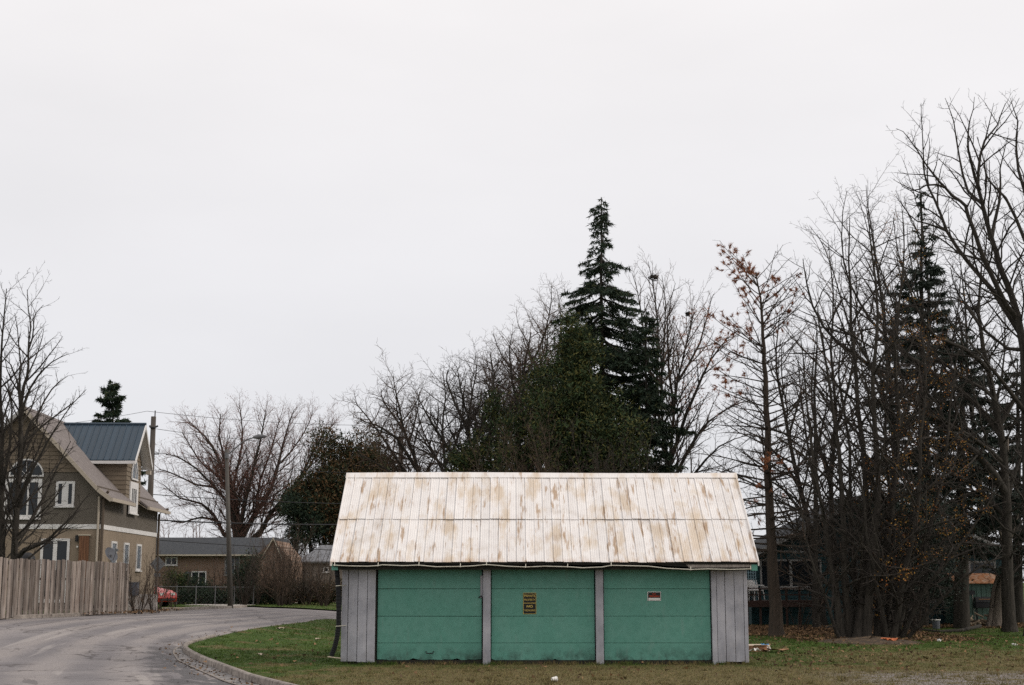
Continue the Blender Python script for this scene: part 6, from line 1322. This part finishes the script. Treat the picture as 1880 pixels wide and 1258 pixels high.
# big bare tree at the right edge
bare_tree('bare_tree', 'tallest bare tree, its heavy limbs leaning in from the right edge', 'tree', 50, [
    ([(1893, 1145), (1890, 1000), (1886, 850), (1882, 700), (1872, 600), (1858, 545), (1837, 494), (1818, 430), (1802, 367), (1796, 319), (1808, 258), (1831, 230), (1846, 190)], .22, .012, 1),
    ([(1868, 590, .1), (1847, 560, -.3), (1802, 465, -.8), (1777, 395, -1), (1764, 370, -1), (1735, 344, -1.2), (1713, 319, -1.3), (1694, 293, -1.4), (1669, 255, -1.5), (1645, 236, -1.6)], .11, .008),
    ([(1872, 610, .2), (1824, 535, .6), (1777, 481, 1), (1738, 424, 1.3), (1716, 367, 1.5), (1697, 319, 1.6), (1694, 255, 1.7), (1691, 190, 1.8)], .11, .008),
    ([(1802, 373), (1777, 351, .5), (1761, 287, .8), (1751, 223, 1), (1735, 180, 1.1)], .07, .008), ([(1799, 350), (1783, 297, -.5), (1777, 258, -.8), (1780, 223, -1), (1789, 178, -1.1)], .07, .008),
    ([(1882, 700, -.2), (1895, 600, -.5), (1885, 450, -.8), (1846, 363, -1), (1815, 331, -1.1), (1800, 290, -1.2)], .12, .008), ([(1890, 560, -.6), (1895, 440, 0), (1880, 347, .3), (1866, 277, .5), (1869, 223, .6), (1855, 180, .6)], .11, .008),
    ([(1735, 344, -1.2), (1700, 340, -1.2), (1672, 350, -1.1), (1650, 330, -1)], .05, .008), ([(1738, 424, 1.3), (1700, 410, 1.2), (1670, 395, 1.2), (1645, 360, 1.1)], .05, .008), ([(1820, 440), (1835, 370, .8), (1836, 310, 1), (1850, 250, 1.1)], .08, .008),
    ([(1884, 760), (1840, 700, -.8), (1800, 650, -1.2), (1765, 610, -1.4)], .10, .01), ([(1880, 640), (1850, 640, .8), (1800, 600, 1), (1760, 540, 1.2), (1745, 490, 1.2)], .09, .01)],
    seed=81, group='bare trees', fat=1.25, dens=1.2, habit=[(.46, 44, 16, .30, .5, 2.6, .24, .06, .12), (.30, 46, 16, .40, .25, 1.0, .26, .05, .12), (.22, 46, 16, .45, .12, .4, .26, .04, .15)])
bare_tree('bare_tree', 'bare tree with a long diagonal limb reaching up to the left among the right-hand trees', 'tree', 54, [
    ([(1853, 1140), (1849, 1000), (1845, 880), (1835, 780), (1815, 680), (1800, 600), (1798, 540), (1805, 460)], .24, .02, 1),
    ([(1846, 905), (1795, 835, -.5), (1725, 775, -1), (1650, 710, -1.3), (1570, 650, -1.6), (1512, 600, -1.8), (1482, 525, -1.9), (1474, 475, -2)], .17, .012),
    ([(1838, 800), (1790, 740, .6), (1720, 690, 1), (1660, 650, 1.3), (1600, 590, 1.5), (1560, 520, 1.6), (1545, 440, 1.6), (1555, 350, 1.6)], .13, .01), ([(1835, 780), (1870, 720, 0), (1890, 690, 0)], .12, .03),
    ([(1800, 600), (1775, 560, .5), (1745, 545, .7), (1715, 560, .8)], .07, .01), ([(1815, 680), (1770, 640, -1), (1720, 620, -1.4), (1680, 560, -1.6), (1650, 470, -1.7), (1640, 400, -1.7)], .10, .01), ([(1848, 930), (1870, 850, .5), (1885, 800, .6)], .1, .03), ([(1847, 950), (1790, 890, .4), (1710, 850, .7), (1620, 805, .9), (1540, 765, 1), (1480, 700, 1), (1455, 640, 1)], .10, .01), ([(1841, 850), (1780, 800, -1.5), (1700, 760, -2), (1620, 700, -2.3), (1560, 600, -2.5), (1530, 500, -2.5), (1500, 430, -2.5)], .09, .01), ([(1825, 730), (1780, 700, 1), (1700, 640, 1.6), (1640, 560, 2), (1600, 450, 2.2), (1575, 360, 2.2)], .08, .01)],
    seed=82, group='bare trees', fat=1.2, dens=1.15, habit=[(.46, 48, 16, .34, .6, 2.8, .26, .04, .1), (.30, 46, 16, .40, .25, 1.0, .26, .04, .1), (.22, 46, 16, .45, .12, .4, .26, .03, .1)])
bare_tree('bare_tree', 'pale leaning trunk with a forked foot beside the green shed', 'tree', 59, [([(1830, 1132), (1838, 1090), (1848, 1050), (1850, 1000), (1846, 900), (1850, 800)], .30, .05, 1), ([(1812, 1132), (1826, 1080, .2), (1840, 1040, .1)], .12, .10, 1)], seed=83, bark='bark_pale', twig='twig_grey', style='fan', group='bare trees')
# many-stemmed dark clump with small yellow leaves
H1 = [([(1548, 1176), (1536, 1090), (1520, 1000), (1503, 900), (1488, 800), (1478, 700), (1470, 620)], .12, .012, 1), ([(1556, 1176, .3), (1550, 1050), (1545, 900), (1530, 760), (1512, 640), (1500, 560)], .14, .012, 1),
      ([(1572, 1176), (1586, 1050, .4), (1590, 900, .6), (1575, 750, .8), (1562, 600, 1), (1558, 480, 1), (1560, 400, 1)], .16, .012, 1), ([(1564, 1176, .6), (1570, 1080, .9), (1562, 960, 1.2), (1560, 820, 1.4), (1540, 690, 1.5), (1545, 590, 1.5)], .12, .012, 1), ([(1590, 1176), (1603, 1000), (1612, 850), (1602, 700), (1612, 580), (1600, 460), (1590, 380)], .15, .01, 1), ([(1548, 1176), (1525, 1130, -.4), (1500, 1060, -.8), (1478, 980, -1), (1462, 880, -1)], .07, .01, 1)]
rootH, twH, bH = bare_tree('shrub_tree', 'left half of the dark many-stemmed shrub clump, standing on the bare mound', 'tree', 47, H1, 'tangle', 91, twig='twig', group='dark shrub clump', ret=True, dens=.62, fat=1.1)
H2 = [([(1612, 1176), (1622, 1050), (1640, 900), (1650, 760), (1642, 640), (1655, 520), (1660, 420)], .17, .012, 1), ([(1626, 1176, .4), (1636, 1050, .4), (1640, 950, .8), (1625, 820, 1), (1630, 700, 1.2), (1620, 600, 1.2)], .14, .012, 1),
      ([(1640, 1176), (1668, 1080), (1705, 980), (1735, 860), (1745, 740), (1760, 640)], .13, .012, 1), ([(1650, 1176), (1692, 1090, -.4), (1755, 1010, -.8), (1805, 940, -1), (1850, 870, -1.2)], .10, .012, 1), ([(1636, 1176, -.3), (1660, 1050, -.6), (1685, 930, -1), (1690, 800, -1.2), (1700, 690, -1.2), (1690, 600, -1.2)], .12, .012, 1), ([(1630, 1176, -.3), (1610, 1080, -.8), (1590, 980, -1.2), (1580, 880, -1.3), (1550, 800, -1.4)], .09, .012, 1), ([(1655, 1176), (1710, 1120, -.5), (1770, 1060, -1), (1820, 1030, -1.2), (1870, 1010, -1.3)], .07, .012, 1)]
rootI, twI, bI = bare_tree('shrub_tree', 'right half of the dark shrub clump, speckled with small yellow leaves', 'tree', 47.4, H2, 'tangle', 92, twig='twig', group='dark shrub clump', ret=True, dens=.75, fat=1.15)
zx0, zx1 = P(1625, 800, 47)[0], P(1790, 800, 47)[0]
tip_leaves(rootI, bI, twI, 'yellowbud', 3200, .05, .036, 7, zone=lambda p: zx0 < p[0] < zx1 and p[2] > 2.6, spread=.10)
tip_leaves(rootH, bH, twH, 'yellowbud', 900, .06, .05, 8, zone=lambda p: p[2] < 6 and p[0] > P(1580, 800, 47)[0], spread=.10)
mo = Vector(G(1600, 1178, LAWN)); vs_, fs = [], []
for j in range(7):
    for k in range(22):
        a = 2 * math.pi * k / 22; rr = j / 6; x, y = mo.x + math.cos(a) * rr * 1.9 * (1 + .1 * math.sin(3 * a)), mo.y + math.sin(a) * rr * 2.2; vs_.append((x, y, gz(x, y) + LAWN - .06 + .20 * (1 - rr) ** .8 * (1 + .2 * math.sin(a * 4 + j))))
for j in range(6):
    for k in range(22): fs.append((j * 22 + k, j * 22 + (k + 1) % 22, (j + 1) * 22 + (k + 1) % 22, (j + 1) * 22 + k))
M['soil'] = mat('dark_soil', (.055, .04, .028), .95, noise=[((.15, .10, .055), 7, .48, .62, .8)], bump=[(8, .05, (1, 1, 1))])
MB().add(vs_, fs).build('soil_mound', M['soil'], smooth=True, kind='structure')
# thinner bare trees that thicken the right side
thin = [('slim bare tree between the orange-topped pine and the shrub clump', 57, [([(1499, 1130), (1497, 1000), (1497, 850), (1495, 720), (1500, 640), (1495, 580)], .14, .012, 1), ([(1497, 900), (1480, 800, .4), (1470, 720, .5), (1465, 650, .6)], .07, .01), ([(1497, 850), (1515, 760, -.4), (1528, 690, -.5)], .07, .01)]),
        ('bare tree leaning left behind the orange-topped pine', 60, [([(1512, 1120), (1490, 1000), (1470, 900), (1448, 800), (1432, 720), (1425, 640), (1432, 570)], .16, .012, 1), ([(1470, 900), (1430, 840, .5), (1390, 800, .8), (1350, 785, 1)], .08, .01), ([(1448, 800), (1470, 720, .5), (1480, 640, .6)], .06, .01), ([(1480, 950), (1440, 900, -.5), (1395, 880, -.8), (1350, 870, -1)], .08, .01)]),
        ('bare tree with pale twigs in front of the left end of the teal house roof', 58, [([(1540, 1120), (1530, 1000), (1525, 880), (1535, 760), (1525, 640), (1530, 540), (1520, 440)], .15, .012, 1), ([(1526, 900), (1500, 800, .4), (1490, 700, .6), (1500, 600, .8)], .08, .01), ([(1530, 800), (1560, 700, -.4), (1570, 600, -.5), (1580, 500, -.6)], .08, .01)]),
        ('tall bare tree just left of the bare-topped spruce', 63, [([(1650, 1120), (1645, 950), (1640, 800), (1628, 650), (1615, 520), (1600, 420), (1590, 340)], .18, .012, 1), ([(1638, 780), (1600, 680, .6), (1575, 590, .9), (1570, 500, 1)], .09, .01), ([(1630, 660), (1650, 560, -.6), (1660, 450, -.8), (1655, 370, -.9)], .08, .01), ([(1640, 820), (1680, 720, .7), (1710, 620, 1), (1720, 520, 1.1)], .08, .01)]),
        ('tall thin bare tree directly behind the bare-topped spruce', 65, [([(1705, 1120), (1705, 900), (1702, 750), (1705, 600), (1700, 480), (1690, 380), (1688, 330)], .17, .012, 1), ([(1703, 760), (1740, 660, .6), (1760, 560, .9), (1765, 480, 1)], .09, .01), ([(1704, 620), (1680, 520, -.6), (1665, 420, -.8)], .07, .01), ([(1703, 700), (1670, 600, .4), (1650, 500, .6)], .07, .01)]),
        ('bare tree behind the diagonal limb near the right edge', 64, [([(1800, 1120), (1800, 950), (1790, 800), (1775, 680), (1772, 560), (1760, 460)], .2, .012, 1), ([(1795, 850), (1830, 740, .6), (1845, 640, .9), (1840, 560, 1)], .1, .01), ([(1785, 750), (1745, 650, -.6), (1730, 560, -.8)], .09, .01)])]
for i, (lab, D, lm) in enumerate(thin): bare_tree('bare_tree', lab, 'tree', D, lm, ('tangle', 'oak', 'maple', 'tangle', 'maple', 'tangle')[i], 100 + i, group='bare trees', dens=(.65, .8, .75, .65, .9, .9)[i], fat=1.2, twig=('twig_brown', 'twig', 'twig_brown', 'twig_grey', 'twig', 'twig')[i])
# background: woodland mass closing the view
def far_wood(name, label, x0, x1, y, h0, h1, n, seed, tw='twig_grey'):
    rg = random.Random(seed); L = []
    for i in range(n):
        x = rg.uniform(x0, x1); yy = y + rg.uniform(-4, 4); h = rg.uniform(h0, h1); c = wander(rg, (x, yy, gz(x, yy)), (rg.uniform(-.2, .2), 0, 1), h, .10, .02, 6, .12, .03); L.append(c); o = []
        grow(rg, o, c[0], c[1], 0, [(.5, 38, 14, .34, .8, 3, .18, .06, .1), (.4, 42, 14, .4, .4, 1.4, .2, .05, .1)]); L += [(p, [max(.012, v * 1.3) for v in r]) for p, r, l in o]
    return link(name, tubes_mesh(name, L, M[tw], (0, 0, 0)), kind='stuff', label=label, cat='woodland')
far_wood('far_wood', 'distant bare woodland seen low between the houses on the left', -38, -8, 140, 4, 7.5, 45, 5, 'twig_red')
far_wood('far_wood', 'distant bare woodland low behind the garage and teal house', -5, 60, 105, 4, 7.5, 50, 6, 'twig_grey')
leafy_mass('evergreen_shrub', 'dark evergreen undergrowth in front of the teal house wall, behind the shrub clump', 54, [(1640, 1060, 60, 60, 1.2), (1700, 1040, 50, 60, 1.2), (1660, 960, 80, 60, 1.4)], 71, 420, 46, .22, 'needle_grey', .15, .06, cat='shrub')
for i, (px, lab) in enumerate([(1590, 'dark bare bush low behind the left stems of the shrub clump'), (1680, 'dark bare bush low behind the right stems of the shrub clump'), (1465, 'thin bare bush in front of the teal house window')]):
    bush(lab, px, 1130, 52 + i, 3.8 - i * .9, 1.8, 75 + i, (13, 11, 5)[i], twig='twig')
